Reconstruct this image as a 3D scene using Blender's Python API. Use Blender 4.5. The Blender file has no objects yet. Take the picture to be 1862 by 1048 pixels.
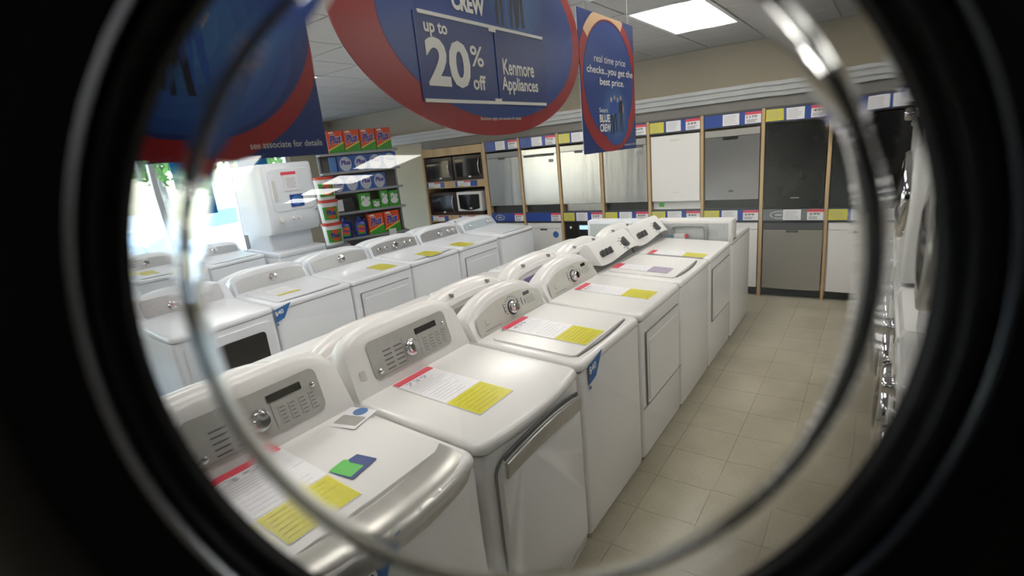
import bpy, bmesh, math, random
from mathutils import Vector, Matrix
random.seed(4)
PI = math.pi
sc = bpy.context.scene
C = sc.collection

# ------------------------------------------------------------------ camera, world, sun, exposure
IMG_W = 1862.0
FOCAL_PX = 918.13
CAM = Vector((0.0, 0.0, 1.8478))
RIGHT = Vector((0.80842, 0.58313, -0.09944)); 
yaw, pitch, roll = 0.6377, 0.2607, 0.0996
_fwd = Vector((-math.sin(yaw)*math.cos(pitch), math.cos(yaw)*math.cos(pitch), -math.sin(pitch)))
_r0 = Vector((math.cos(yaw), math.sin(yaw), 0))
_d0 = _fwd.cross(_r0)
_r = math.cos(roll)*_r0 + math.sin(roll)*_d0
_d = -math.sin(roll)*_r0 + math.cos(roll)*_d0
cd = bpy.data.cameras.new('camera')
cam = bpy.data.objects.new('camera', cd); C.objects.link(cam)
m = Matrix.Identity(4)
for i in range(3):
    m[i][0] = _r[i]; m[i][1] = -_d[i]; m[i][2] = -_fwd[i]; m[i][3] = CAM[i]
cam.matrix_world = m
cd.sensor_width = 36.0
cd.lens = 36.0*FOCAL_PX/IMG_W
cd.clip_start = 0.01
cd.dof.use_dof = True
cd.dof.focus_distance = 3.2
cd.dof.aperture_fstop = 3.4
sc.camera = cam

w = bpy.data.worlds.new('world'); sc.world = w; w.use_nodes = True
nt = w.node_tree
bg = nt.nodes['Background']
sky = nt.nodes.new('ShaderNodeTexSky')
sky.sky_type = 'NISHITA'; sky.sun_disc = False
sky.sun_elevation = math.radians(48); sky.sun_rotation = math.radians(200)
nt.links.new(sky.outputs[0], bg.inputs[0])
bg.inputs[1].default_value = 1.1

sd = bpy.data.lights.new('sun', 'SUN'); sd.energy = 11.0; sd.angle = 0.01; sd.color = (.80, .91, 1.0)
sun = bpy.data.objects.new('sun', sd); C.objects.link(sun)
sun.rotation_euler = (math.radians(42), 0, math.radians(115))
TROFFER = 9.0
sc.view_settings.view_transform = 'Standard'
sc.view_settings.look = 'None'
sc.view_settings.gamma = 1.0
sc.view_settings.use_curve_mapping = False
sc.view_settings.exposure = 0.02

# ------------------------------------------------------------------ materials
MATS = {}
def mat(name, col, rough=.5, metal=0., spec=.5, emit=None, es=0., noise=0., nscale=8., coat=0., bump=0., bscale=200., aniso=None):
    if name in MATS: return MATS[name]
    m = bpy.data.materials.new(name); m.use_nodes = True
    n = m.node_tree.nodes; l = m.node_tree.links
    b = n['Principled BSDF']
    b.inputs['Base Color'].default_value = (*col, 1)
    b.inputs['Roughness'].default_value = rough
    b.inputs['Metallic'].default_value = metal
    b.inputs['Specular IOR Level'].default_value = spec
    b.inputs['Coat Weight'].default_value = coat
    if emit:
        b.inputs['Emission Color'].default_value = (*emit, 1)
        b.inputs['Emission Strength'].default_value = es
    tc = n.new('ShaderNodeTexCoord')
    if noise > 0:
        tx = n.new('ShaderNodeTexNoise'); tx.inputs['Scale'].default_value = nscale; tx.inputs['Detail'].default_value = 4
        l.new(tc.outputs['Object'], tx.inputs['Vector'])
        if aniso:
            mp = n.new('ShaderNodeMapping'); mp.inputs['Scale'].default_value = aniso
            l.new(tc.outputs['Object'], mp.inputs['Vector']); l.new(mp.outputs[0], tx.inputs['Vector'])
        cr = n.new('ShaderNodeValToRGB')
        cr.color_ramp.elements[0].position = .3; cr.color_ramp.elements[1].position = .7
        cr.color_ramp.elements[0].color = (*[c*(1-noise) for c in col], 1)
        cr.color_ramp.elements[1].color = (*[min(1, c*(1+noise)) for c in col], 1)
        l.new(tx.outputs['Fac'], cr.inputs[0]); l.new(cr.outputs[0], b.inputs['Base Color'])
    if bump > 0:
        tb = n.new('ShaderNodeTexNoise'); tb.inputs['Scale'].default_value = bscale
        bp = n.new('ShaderNodeBump'); bp.inputs['Strength'].default_value = bump; bp.inputs['Distance'].default_value = .02
        if aniso:
            mp2 = n.new('ShaderNodeMapping'); mp2.inputs['Scale'].default_value = aniso
            l.new(tc.outputs['Object'], mp2.inputs['Vector']); l.new(mp2.outputs[0], tb.inputs['Vector'])
        else:
            l.new(tc.outputs['Object'], tb.inputs['Vector'])
        l.new(tb.outputs['Fac'], bp.inputs['Height']); l.new(bp.outputs[0], b.inputs['Normal'])
    MATS[name] = m
    return m

WHITE = mat('white_enamel', (.76, .75, .74), .22, noise=.015, nscale=3)
WHITE2 = mat('white_plastic', (.76, .755, .745), .30, noise=.015, nscale=5)
WHITESKY = mat('white_enamel_sky_tint', (.76, .79, .84), .22, noise=.015, nscale=3)  # white enamel with the bluish window daylight put into its colour
PANELG = mat('grey_control_panel', (.42, .42, .40), .35, noise=.05, nscale=30)
PANELP = mat('pale_control_panel', (.60, .60, .55), .35, noise=.03, nscale=30)
SILVER = mat('silver_console', (.42, .43, .44), .32, metal=.5, noise=.05, nscale=40)
CHROME = mat('chrome', (.80, .80, .82), .10, metal=1.0)
SATIN = mat('satin_silver', (.50, .49, .46), .30, metal=.7, noise=.04, nscale=20)
DARK = mat('dark_plastic', (.018, .018, .02), .4, noise=.1)
BLACKG = mat('black_gloss', (.008, .008, .009), .07, spec=.32, noise=.1)
DISPLAY = mat('black_display', (.008, .008, .01), .12)
GREY = mat('grey_plastic', (.25, .25, .25), .4, noise=.05)
DGREY = mat('dark_grey_plastic', (.07, .07, .075), .45, noise=.05)
INK = mat('dark_ink', (.06, .06, .08), .6)
INKG = mat('grey_ink', (.40, .40, .45), .6)
INKP = mat('panel_ink', (.13, .13, .14), .6)
PAPER = mat('white_card', (.80, .79, .82), .35, noise=.02, nscale=40)
YELLOW = mat('yellow_card', (.64, .59, .04), .30, noise=.06, nscale=30)
REDC = mat('red_card', (.70, .06, .10), .35, noise=.05)
RED = mat('red_print', (.34, .012, .016), .35, noise=.04)
BLUE = mat('blue_print', (.008, .050, .27), .35, noise=.10, nscale=3)
DBLUE = mat('navy_print', (.008, .035, .20), .35, noise=.05)
LBLUE = mat('light_blue_print', (.06, .19, .46), .35, noise=.15, nscale=4)
PEACH = mat('peach_print', (.72, .48, .28), .35)
TAGB = mat('tag_blue', (.03, .15, .42), .35)
WPRINT = mat('white_print', (.90, .90, .86), .4)
WOOD = mat('light_wood', (.52, .36, .19), .45, noise=.18, nscale=12, aniso=(1, 1, .06))
STEEL = mat('brushed_steel', (.44, .44, .45), .24, metal=1.0, bump=.35, bscale=5., aniso=(1, 1, .10))
STEELD = mat('darker_brushed_steel', (.32, .32, .33), .24, metal=1.0, bump=.35, bscale=5., aniso=(1, 1, .10))
STEELF = mat('flat_brushed_steel', (.46, .45, .42), .38, metal=.85, noise=.05, nscale=300, aniso=(1, .03, .03))
STRIPB = mat('strip_blue', (.02, .06, .30), .3, noise=.08)
STRIPD = mat('strip_frame', (.03, .03, .05), .4)
STRIPG = mat('strip_grey', (.16, .18, .19), .4, noise=.05)
SKIN = mat('skin_print', (.62, .42, .32), .4)
BLACKP = mat('black_print', (.012, .014, .03), .4)
CREWB = mat('crew_blue_print', (.03, .10, .42), .4)
SHELFG = mat('shelf_grey', (.30, .32, .33), .4, metal=.2, noise=.05)
BACKG = mat('shelf_back_grey', (.16, .15, .14), .6, noise=.08)
DETO = mat('box_orange', (.80, .09, .02), .4, noise=.04)
DETG = mat('box_green', (.05, .34, .03), .4, noise=.06)
DETY = mat('box_yellow', (.85, .70, .08), .4)
DETB = mat('box_blue', (.02, .10, .42), .4, noise=.12, nscale=20)
DETP = mat('box_purple', (.07, .04, .30), .4)
DETW = mat('box_silver', (.50, .54, .62), .35, noise=.08, nscale=25)
JUGB = mat('jug_blue', (.025, .045, .34), .25, noise=.05)
MWB = mat('microwave_dark', (.030, .012, .010), .25, spec=.25, noise=.1)
BEIGE = mat('wall_beige', (.60, .535, .41), .85, noise=.04, nscale=2, bump=.04, bscale=120)
DARKW = mat('wall_reflection_dark', (.05, .042, .036), .8, noise=.15, nscale=1.2)  # unseen walls coloured dark so the glossy fronts and door ring reflect less
BANDW = mat('cornice_white', (.62, .63, .64), .6, noise=.03)
BANDG = mat('soffit_grey', (.30, .29, .27), .8, noise=.05)
CEIL = mat('ceiling_tile', (.56, .56, .56), .9, noise=.03, nscale=4, bump=.08, bscale=90)
CEILB = mat('ceiling_grid', (.42, .42, .42), .6)
RUBB = mat('door_black', (.003, .003, .004), .4, spec=.12, noise=.15, nscale=6)
RUBG = mat('door_dark_grey', (.012, .011, .010), .5, spec=.08, noise=.12, nscale=5)
GREEN = mat('sticker_green', (.10, .50, .08), .4)
BRASSY = mat('dull_brass', (.42, .30, .10), .35, metal=.8)
GRAPH = mat('graphite_enamel', (.035, .037, .04), .2, noise=.06)
FLOORM = None
def floor_mat():
    m = bpy.data.materials.new('vinyl_tile'); m.use_nodes = True
    n = m.node_tree.nodes; l = m.node_tree.links; b = n['Principled BSDF']
    oi = n.new('ShaderNodeObjectInfo'); tc = n.new('ShaderNodeTexCoord')
    t1 = n.new('ShaderNodeTexNoise'); t1.inputs['Scale'].default_value = 2.2; t1.inputs['Detail'].default_value = 6
    t2 = n.new('ShaderNodeTexNoise'); t2.inputs['Scale'].default_value = 60; t2.inputs['Detail'].default_value = 3
    ge = n.new('ShaderNodeNewGeometry')
    l.new(ge.outputs['Position'], t1.inputs['Vector']); l.new(ge.outputs['Position'], t2.inputs['Vector'])
    cr = n.new('ShaderNodeValToRGB')
    cr.color_ramp.elements[0].position = .35; cr.color_ramp.elements[0].color = (.33, .30, .225, 1)
    cr.color_ramp.elements[1].position = .68; cr.color_ramp.elements[1].color = (.42, .385, .30, 1)
    mx = n.new('ShaderNodeMath'); mx.operation = 'MULTIPLY_ADD'; mx.inputs[1].default_value = .35
    ad = n.new('ShaderNodeMath'); ad.operation = 'MULTIPLY_ADD'; ad.inputs[1].default_value = .07; 
    l.new(t2.outputs['Fac'], mx.inputs[0]); l.new(t1.outputs['Fac'], mx.inputs[2])
    l.new(oi.outputs['Random'], ad.inputs[0]); l.new(mx.outputs[0], ad.inputs[2])
    sb = n.new('ShaderNodeMath'); sb.operation = 'SUBTRACT'; sb.inputs[1].default_value = .2
    l.new(ad.outputs[0], sb.inputs[0]); l.new(sb.outputs[0], cr.inputs[0])
    l.new(cr.outputs[0], b.inputs['Base Color'])
    b.inputs['Roughness'].default_value = .28
    b.inputs['Specular IOR Level'].default_value = .45
    return m
FLOORM = floor_mat()
def glass_mat():
    m = bpy.data.materials.new('clear_glass'); m.use_nodes = True
    n = m.node_tree.nodes; l = m.node_tree.links
    for x in list(n):
        if x.type == 'BSDF_PRINCIPLED': n.remove(x)
    g = n.new('ShaderNodeBsdfGlass'); g.inputs['IOR'].default_value = 1.5; g.inputs['Roughness'].default_value = 0
    g.inputs['Color'].default_value = (.99, 1, .99, 1)
    l.new(g.outputs[0], n['Material Output'].inputs['Surface'])
    return m
GLASS = glass_mat()
def pane_mat():
    m = bpy.data.materials.new('window_glass'); m.use_nodes = True
    n = m.node_tree.nodes; l = m.node_tree.links
    for x in list(n):
        if x.type == 'BSDF_PRINCIPLED': n.remove(x)
    t = n.new('ShaderNodeBsdfTransparent'); t.inputs[0].default_value = (.93, .97, .98, 1)
    g = n.new('ShaderNodeBsdfGlossy'); g.inputs['Roughness'].default_value = .02
    mx = n.new('ShaderNodeMixShader'); mx.inputs[0].default_value = .06
    l.new(t.outputs[0], mx.inputs[1]); l.new(g.outputs[0], mx.inputs[2])
    l.new(mx.outputs[0], n['Material Output'].inputs['Surface'])
    return m
PANE = pane_mat()

# ------------------------------------------------------------------ helpers
def mesh(name, verts, faces, ms, parent=None, smooth=False, loc=None, fmat=None, angle=None):
    me = bpy.data.meshes.new(name)
    me.from_pydata([tuple(v) for v in verts], [], [tuple(f) for f in faces])
    return finish(name, me, ms, parent, smooth, loc, fmat, angle)
def finish(name, me, ms, parent=None, smooth=False, loc=None, fmat=None, angle=None):
    if not isinstance(ms, (list, tuple)): ms = [ms]
    for x in ms: me.materials.append(x)
    bm = bmesh.new(); bm.from_mesh(me)
    bmesh.ops.recalc_face_normals(bm, faces=bm.faces)
    bm.to_mesh(me); bm.free()
    if fmat:
        for p, i in zip(me.polygons, fmat): p.material_index = i
    if smooth:
        for p in me.polygons: p.use_smooth = True
        try: me.set_sharp_from_angle(angle=math.radians(angle or 40))
        except Exception: pass
    o = bpy.data.objects.new(name, me); C.objects.link(o)
    if parent: o.parent = parent
    if loc: o.location = loc
    return o
class G:
    """collects pieces into one mesh"""
    def __init__(s): s.v = []; s.f = []; s.m = []
    def add(s, vs, fs, mi=0):
        b = len(s.v); s.v += [tuple(v) for v in vs]; s.f += [tuple(i+b for i in f) for f in fs]; s.m += [mi]*len(fs); return s
    def box(s, x0, x1, y0, y1, z0, z1, mi=0):
        vs = [(x, y, z) for x in (x0, x1) for y in (y0, y1) for z in (z0, z1)]
        return s.add(vs, [(0,1,3,2),(4,6,7,5),(0,4,5,1),(2,3,7,6),(0,2,6,4),(1,5,7,3)], mi)
    def loft(s, secs, mi=0, cap=True, closed=True):
        n = len(secs[0]); vs = [p for r in secs for p in r]; fs = []
        for i in range(len(secs)-1):
            for j in range(n if closed else n-1):
                k = (j+1) % n
                fs.append((i*n+j, i*n+k, (i+1)*n+k, (i+1)*n+j))
        if cap:
            fs.append(tuple(range(n))); fs.append(tuple(range((len(secs)-1)*n, len(secs)*n)))
        return s.add(vs, fs, mi)
    def plate(s, out, O, U, V, t, bev=0., mi=0, defo=None):
        O, U, V = Vector(O), Vector(U).normalized(), Vector(V).normalized(); N = U.cross(V)
        def ring(k, ins):
            c = (sum(p[0] for p in out)/len(out), sum(p[1] for p in out)/len(out))
            r = []
            for p in out:
                a, b = p[0]-c[0], p[1]-c[1]
                L = math.hypot(a, b) or 1
                f = max(0, 1-ins/L)
                q = O+U*(c[0]+a*f)+V*(c[1]+b*f)+N*k
                r.append(defo(q) if defo else q)
            return r
        secs = [ring(0, 0), ring(t-bev, 0)]
        if bev > 0: secs.append(ring(t, bev))
        return s.loft(secs, mi)
    def lathe(s, prof, O, A, n=20, mi=0):
        O, A = Vector(O), Vector(A).normalized()
        t = Vector((0,0,1)) if abs(A.z) < .9 else Vector((1,0,0))
        U = A.cross(t).normalized(); V = A.cross(U)
        secs = [[O+A*h+(U*math.cos(2*PI*k/n)+V*math.sin(2*PI*k/n))*r for k in range(n)] for r, h in prof]
        return s.loft(secs, mi)
    def tube(s, pts, r, n=10, mi=0):
        pts = [Vector(p) for p in pts]; secs = []
        for i, p in enumerate(pts):
            d = (pts[min(i+1, len(pts)-1)]-pts[max(i-1, 0)]).normalized()
            t = Vector((0,0,1)) if abs(d.z) < .9 else Vector((1,0,0))
            U = d.cross(t).normalized(); V = d.cross(U)
            rr = r[i] if isinstance(r, (list, tuple)) else r
            secs.append([p+(U*math.cos(2*PI*k/n)+V*math.sin(2*PI*k/n))*rr for k in range(n)])
        return s.loft(secs, mi)
    def build(s, name, ms, parent=None, smooth=False, loc=None, angle=None):
        return mesh(name, s.v, s.f, ms, parent, smooth, loc, s.m if isinstance(ms, (list, tuple)) else None, angle)
def rrect(x0, x1, y0, y1, r, n=5, bow=0.):
    pts = []
    for cx, cy, a0 in ((x1-r, y1-r, 0), (x0+r, y1-r, 90), (x0+r, y0+r, 180), (x1-r, y0+r, 270)):
        for k in range(n+1):
            a = math.radians(a0+90*k/n)
            pts.append((cx+r*math.cos(a), cy+r*math.sin(a)))
    if bow:
        # add points on the x1 side and push it out
        i = 4*(n+1)-1
        new = []
        ya, yb = y0+r, y1-r
        extra = [(x1, ya+(yb-ya)*k/10) for k in range(1, 10)]
        pts = pts+extra
        xm = (x0+x1)/2; hw = (y1-y0)/2; ym = (y0+y1)/2
        pts = [(x+(bow*(1-((y-ym)/hw)**2) if x > xm else 0), y) for x, y in pts]
    return pts
def ell(cx, cy, a, b, n=40, a0=0, a1=360):
    full = abs(a1-a0) >= 360
    return [(cx+a*math.cos(math.radians(a0+(a1-a0)*k/(n if full else n-1))), cy+b*math.sin(math.radians(a0+(a1-a0)*k/(n if full else n-1)))) for k in range(n)]
def thing(name, label, cat, loc=(0,0,0), rot=0, group=None):
    o = bpy.data.objects.new(name, None); C.objects.link(o)
    o.location = loc; o.rotation_euler = (0, 0, math.radians(rot)); o.empty_display_size = .05
    o['label'] = label; o['category'] = cat
    if group: o['group'] = group
    return o
def tag(o, label, cat, group=None):
    o['label'] = label; o['category'] = cat
    if group: o['group'] = group
    return o
def struct(o): o['kind'] = 'structure'; return o
def dup(root, loc, rot, label, group=None):
    def cp(o, par):
        c = o.copy(); C.objects.link(c)
        if par: c.parent = par
        for ch in list(o.children): cp(ch, c)
        return c
    r = cp(root, None); r.location = loc; r.rotation_euler = (0, 0, math.radians(rot)); r['label'] = label
    if group: r['group'] = group
    return r
_tc = {}
def text_mesh(s, bold=0.):
    k = (s, bold)
    if k in _tc: return _tc[k]
    cu = bpy.data.curves.new('t', 'FONT'); cu.body = s; cu.size = 1; cu.offset = bold; cu.resolution_u = 3; cu.align_x = 'CENTER'
    o = bpy.data.objects.new('t', cu); C.objects.link(o)
    dg = bpy.context.evaluated_depsgraph_get()
    me = bpy.data.meshes.new_from_object(o.evaluated_get(dg))
    vs = [tuple(v.co) for v in me.vertices]; fs = [tuple(p.vertices) for p in me.polygons]
    x0 = min(v[0] for v in vs); x1 = max(v[0] for v in vs); y0 = min(v[1] for v in vs); y1 = max(v[1] for v in vs)
    bpy.data.objects.remove(o); bpy.data.curves.remove(cu); bpy.data.meshes.remove(me)
    _tc[k] = (vs, fs, x0, x1, y0, y1); return _tc[k]
def text(g, s, O, U, V, x0, x1, y0, y1, lift=.001, bold=.02, mi=0, slant=0.):
    vs, fs, a, b, c, d = text_mesh(s, bold)
    O, U, V = Vector(O), Vector(U).normalized(), Vector(V).normalized(); N = U.cross(V)
    out = []
    for v in vs:
        p = x0+(v[0]-a)/(b-a)*(x1-x0); q = y0+(v[1]-c)/(d-c)*(y1-y0)
        out.append(O+U*(p+slant*(q-y0))+V*q+N*lift)
    g.add(out, fs, mi); return g
def lines(g, O, U, V, x0, x1, y0, y1, n, h, lift=.0008, mi=0, rnd=True):
    O, U, V = Vector(O), Vector(U).normalized(), Vector(V).normalized(); N = U.cross(V)
    for k in range(n):
        y = y1-(y1-y0)*(k+.5)/n
        xe = x1-(x1-x0)*(random.random()*.35 if rnd else 0)
        g.add([O+U*x0+V*(y-h/2)+N*lift, O+U*xe+V*(y-h/2)+N*lift, O+U*xe+V*(y+h/2)+N*lift, O+U*x0+V*(y+h/2)+N*lift], [(0,1,2,3)], mi)

# ------------------------------------------------------------------ room shell
FX0, FX1, FY0, FY1, CZ = -9.2, 7.0, -13.0, 6.75, 2.8
fl = struct(G().box(FX0, FX1, FY0, FY1, -.06, -.004).build('floor', FLOORM))
T = .305
tm = None
for i in range(-2, 4):
    for j in range(0, 17):
        x0, y0 = -.6+(i-1)*T, .9+j*T
        if tm is None:
            g = G(); e = .0006
            g.add([(e,e,-.004),(T-e,e,-.004),(T-e,T-e,-.004),(e,T-e,-.004),(2*e,2*e,0),(T-2*e,2*e,0),(T-2*e,T-2*e,0),(2*e,T-2*e,0)],
                  [(4,5,6,7),(0,1,5,4),(1,2,6,5),(2,3,7,6),(3,0,4,7)])
            o = g.build('floor_tile', FLOORM, fl); tm = o
            o.location = (x0, y0, 0)
        else:
            o = tm.copy(); C.objects.link(o); o.location = (x0, y0, 0)
cl = struct(G().box(FX0, FX1, FY0, FY1, CZ+.012, CZ+.1).build('ceiling', CEILB))
LIGHTS = [(-1.4, 4.72)]
for i, js in ((-3, (-1, -3, -5)), (-2, (-1, -3, -5)), (-1, (0, -2, -4)), (0, (-1, -2, -5)), (1, (0, -1, -6, -7)), (2, (-6, -7, -8, -9))):  # lamps over the rows are unseen additions that brighten tops, wall and signs
    for j in js: LIGHTS.append((-1.4+1.83*i, 4.72+1.83*j))
# acoustic panels (0.61 x 0.61) over the part of the shop in view
cpm = None
M = .61
for i in range(-12, 6):
    for j in range(-6, 4):
        x0, y0 = -1.4-.305+i*M, 4.72-.61+j*M
        if x0 < FX0 or y0+M > FY1+.3: continue
        if any(abs(x0+.305-lx) < .3 and abs(y0+.305-ly) < .62 for lx, ly in LIGHTS): continue
        if cpm is None:
            e = .008
            cpm = G().box(e, M-e, e, M-e, CZ, CZ+.012).build('ceiling_panel', CEIL, cl); o = cpm
        else:
            o = cpm.copy(); C.objects.link(o)
        o.location = (x0, y0, 0)
back = struct(G().box(FX0, FX1, 6.75, 6.9, 0, CZ+.1).build('wall_back', BEIGE))
# boxed-out cornice over the appliance displays
struct(G().box(-6.4, 2.6, 6.45, 6.75, 2.04, 2.17).build('trim_1', BANDG))
g = G()
for k, (a, b, c) in enumerate(((2.17, 2.22, 6.40), (2.22, 2.28, 6.37), (2.28, 2.32, 6.34))): g.box(-9.2, 2.6, c, 6.75, a, b)
struct(g.build('trim_2', BANDW))
struct(G().box(FX1, FX1+.15, FY0, FY1, 0, CZ+.1).build('wall_right', DARKW))
struct(G().box(FX0, FX1, FY0-.15, FY0, 0, CZ+.1).build('wall_front', DARKW))
# left wall with shop window
WY0, WY1, WZ0, WZ1 = 1.2, 5.72, .55, 2.42
W2Y0, W2Y1 = -7.6, .75
g = G()
g.box(FX0-.15, FX0, FY0, W2Y0, 0, CZ+.1); g.box(FX0-.15, FX0, W2Y1, WY0, 0, CZ+.1); g.box(FX0-.15, FX0, WY1, FY1, 0, CZ+.1)
for a_, b_ in ((WY0, WY1), (W2Y0, W2Y1)):
    g.box(FX0-.15, FX0, a_, b_, 0, WZ0); g.box(FX0-.15, FX0, a_, b_, WZ1, CZ+.1)
struct(g.build('wall_left', BEIGE))
FRM = mat('window_frame_white', (.75, .76, .78), .4, noise=.02)
def shop_window(name, a_, b_, n):
    o = bpy.data.objects.new(name, None); C.objects.link(o); struct(o)
    p = (b_-a_)/n
    for k in range(n+1):
        y = min(max(a_+p*k, a_+.03), b_-.03)
        G().box(FX0-.12, FX0-.03, y-.04, y+.04, WZ0, WZ1).build('mullion', FRM, o)
    for z in (WZ0+.03, WZ1-.03): G().box(FX0-.12, FX0-.03, a_, b_, z-.03, z+.03).build('window_rail', FRM, o)
    for k in range(n): G().box(FX0-.08, FX0-.074, a_+p*k+.045, a_+p*(k+1)-.045, WZ0+.06, WZ1-.06).build('pane', PANE, o)
    return o
shop_window('window_1', WY0, WY1, 4)
shop_window('window_added', W2Y0, W2Y1, 6)  # out of view, added for bright streaks in the steel doors
# ceiling lights
LENS = mat('troffer_lens', (.9, .9, .86), .4, emit=(1, .955, .90), es=TROFFER)
lg = None
for k, (x, y) in enumerate(LIGHTS):
    mir = 'ceiling light behind the viewer, mirrored in the glass as '
    lab = {(-1.4, 4.72): 'bright recessed fluorescent ceiling light beside the square sign above the far machines',
           (.43, 4.72): 'fluorescent ceiling light cut by the top edge, right of the brightest one',
           (.43, -6.26): mir+'upper left patch', (.43, -8.09): mir+'lower left patch',
           (2.26, -6.26): mir+'largest patch by the detergent', (2.26, -8.09): mir+'second patch by the detergent',
           (2.26, -9.92): mir+'third patch by the detergent', (2.26, -11.75): mir+'smallest patch by the detergent',
           (4.09, -2.6): mir+'streak above white dishwasher'}.get((round(x, 2), round(y, 2)), 'added unseen ceiling light that brightens the rows and signs')
    if lg is None:
        lg = thing('ceiling_light', lab, 'light', (x, y, CZ), 0, 'ceiling lights')
        gg = G()
        for a in ((-.305, .305, -.61, -.58), (-.305, .305, .58, .61), (-.305, -.275, -.58, .58), (.275, .305, -.58, .58)):
            gg.box(a[0], a[1], a[2], a[3], -.012, .012)
        gg.build('frame', FRM, lg)
        G().box(-.275, .275, -.58, .58, -.004, .004).build('diffuser', LENS, lg)
    else: dup(lg, (x, y, CZ), 0, lab, 'ceiling lights')

# ------------------------------------------------------------------ laundry machines (local frame: front faces +X, width along Y)
D, MW = .76, .69
def zt(x, z0=.925, sl=.035): return z0+sl*(-x/D)
def body(root, m, bow=0., h=.88, toe=True):
    r = .03
    secs = []
    for z, i in ((.03, .004), (.05, 0), (h-.01, 0), (h, .003)):
        secs.append([(x, y, z) for x, y in rrect(-D+i, -.006-i, -MW/2+i, MW/2-i, r, 4, bow)])
    G().loft(secs).build('body', m, root, True)
    if toe:
        for sx in (-D+.06, -.08):
            for sy in (-.29, .29):
                G().lathe([(.02, 0), (.02, .012), (.012, .013), (.012, .04)], (sx, sy, 0), (0, 0, 1), 10).build('foot', DGREY, root)
def deck(root, m, bow=0., h=.885, name='top_panel'):
    def z(x, base): return base+.035*(-x/D)
    secs = []
    for base, ins, k in ((h, .004, 0), (h+.006, 0, 0), (.905, 0, 1), (.917, .004, 1), (.924, .012, 1), (.926, .024, 1)):
        secs.append([(x, y, z(x, base) if k else base) for x, y in rrect(-D+ins, -ins, -MW/2+ins, MW/2-ins, .035, 5, bow)])
    return G().loft(secs).build(name, m, root, True)
def console(root, m, h=.235, arch=.3, power=4, xb=-.56, taper=.03, depth=.2, base=.93):
    """upright control housing: returns the frame (O, U, V, length) of its sloping face"""
    secs = []
    n = 22
    for k in range(n+1):
        u = -1+2*k/n
        y = u*(MW/2-.004)
        hh = h*(1-arch*abs(u)**power)
        if k in (0, n): hh *= .93
        b = base
        x1 = xb
        pr = [(x1, b-.02), (x1-.006, b+.012), (x1-.012, b+.022),
              (x1-.012-.06*.80, b+.022+(hh-.022)*.80), (x1-.075, b+hh*.93), (x1-.095, b+hh), (x1-.125, b+hh*1.0), (x1-.155, b+hh*.95), (x1-.178, b+hh*.80), (x1-depth+.005, b+hh*.45), (x1-depth+.002, b-.03)]
        f = 1-taper*abs(u)**8
        secs.append([(px, y*(1-(.06*max(0, (pz-b)/h))), pz) for px, pz in pr])
    G().loft(secs).build('console', m, root, True, angle=50)
    O = Vector((xb-.012, 0, base+.022)); top = Vector((xb-.012-.048, 0, base+.022+(h-.022)*.80))
    V = (top-O); L = V.length
    return O, Vector((0, 1, 0)), V.normalized(), L
def knob(root, O, U, V, u, v, r=.03, ms=None, dep=.03, ring=True):
    N = Vector(U).cross(Vector(V)).normalized()
    P = Vector(O)+Vector(U)*u+Vector(V)*v
    k = G().lathe([(r*1.35, .0), (r*1.3, .006), (r*1.05, .008), (r*1.0, dep*.8), (r*.85, dep), (r*.2, dep*1.02)], P+N*.003, N, 24).build('knob', ms or CHROME, root, True, angle=30)
    return k
def pan(root, O, U, V, out, m, t=.004, name='control_panel', bev=.0015):
    return G().plate(out, O, U, V, t, bev).build(name, m, root, True, angle=25)

def console_elite(root):
    O, U, V, L = console(root, WHITE2, h=.255, arch=.22, power=5, xb=-.605, depth=.19, base=.955)
    out = [(x, y) for x, y in rrect(-.235, .235, .02, L-.008, .028, 5)]
    pan(root, O, U, V, out, PANELG)
    N = U.cross(V)
    O2 = O+N*.004
    G().plate(rrect(.03, .165, .128, .155, .003, 2), O2, U, V, .002).build('display', DISPLAY, root)
    knob(root, O2, U, V, -.015, .088, .029)
    G().lathe([(.012, 0), (.011, .007), (.006, .009)], O2+U*(-.205)+V*.05, N, 14).build('button', CHROME, root, True, angle=30)
    G().lathe([(.010, 0), (.009, .007), (.005, .009)], O2+U*.205+V*.125, N, 14).build('button', CHROME, root, True, angle=30)
    g = G()
    for c in range(2):
        for r in range(5): lines(g, O2, U, V, -.165+c*.06, -.12+c*.06, .035+r*.02, .05+r*.02, 1, .006, rnd=False)
    lines(g, O2, U, V, -.20, -.06, .028, .03, 1, .0015, rnd=False)
    for x in (.06, .1, .14, .18):
        lines(g, O2, U, V, x, x+.002, .04, .105, 1, .065, rnd=False)
        lines(g, O2, U, V, x+.006, x+.028, .035, .105, 5, .003)
    for x in (-.055, .035): lines(g, O2, U, V, x, x+.002, .03, .14, 1, .11, rnd=False)
    g.build('panel_marks', INKP, root)['kind'] = 'stuff'
    G().plate(rrect(-.30, -.272, .05, .085, .003, 2), O, U, V, .0015).build('sticker', PANELP, root)
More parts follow.
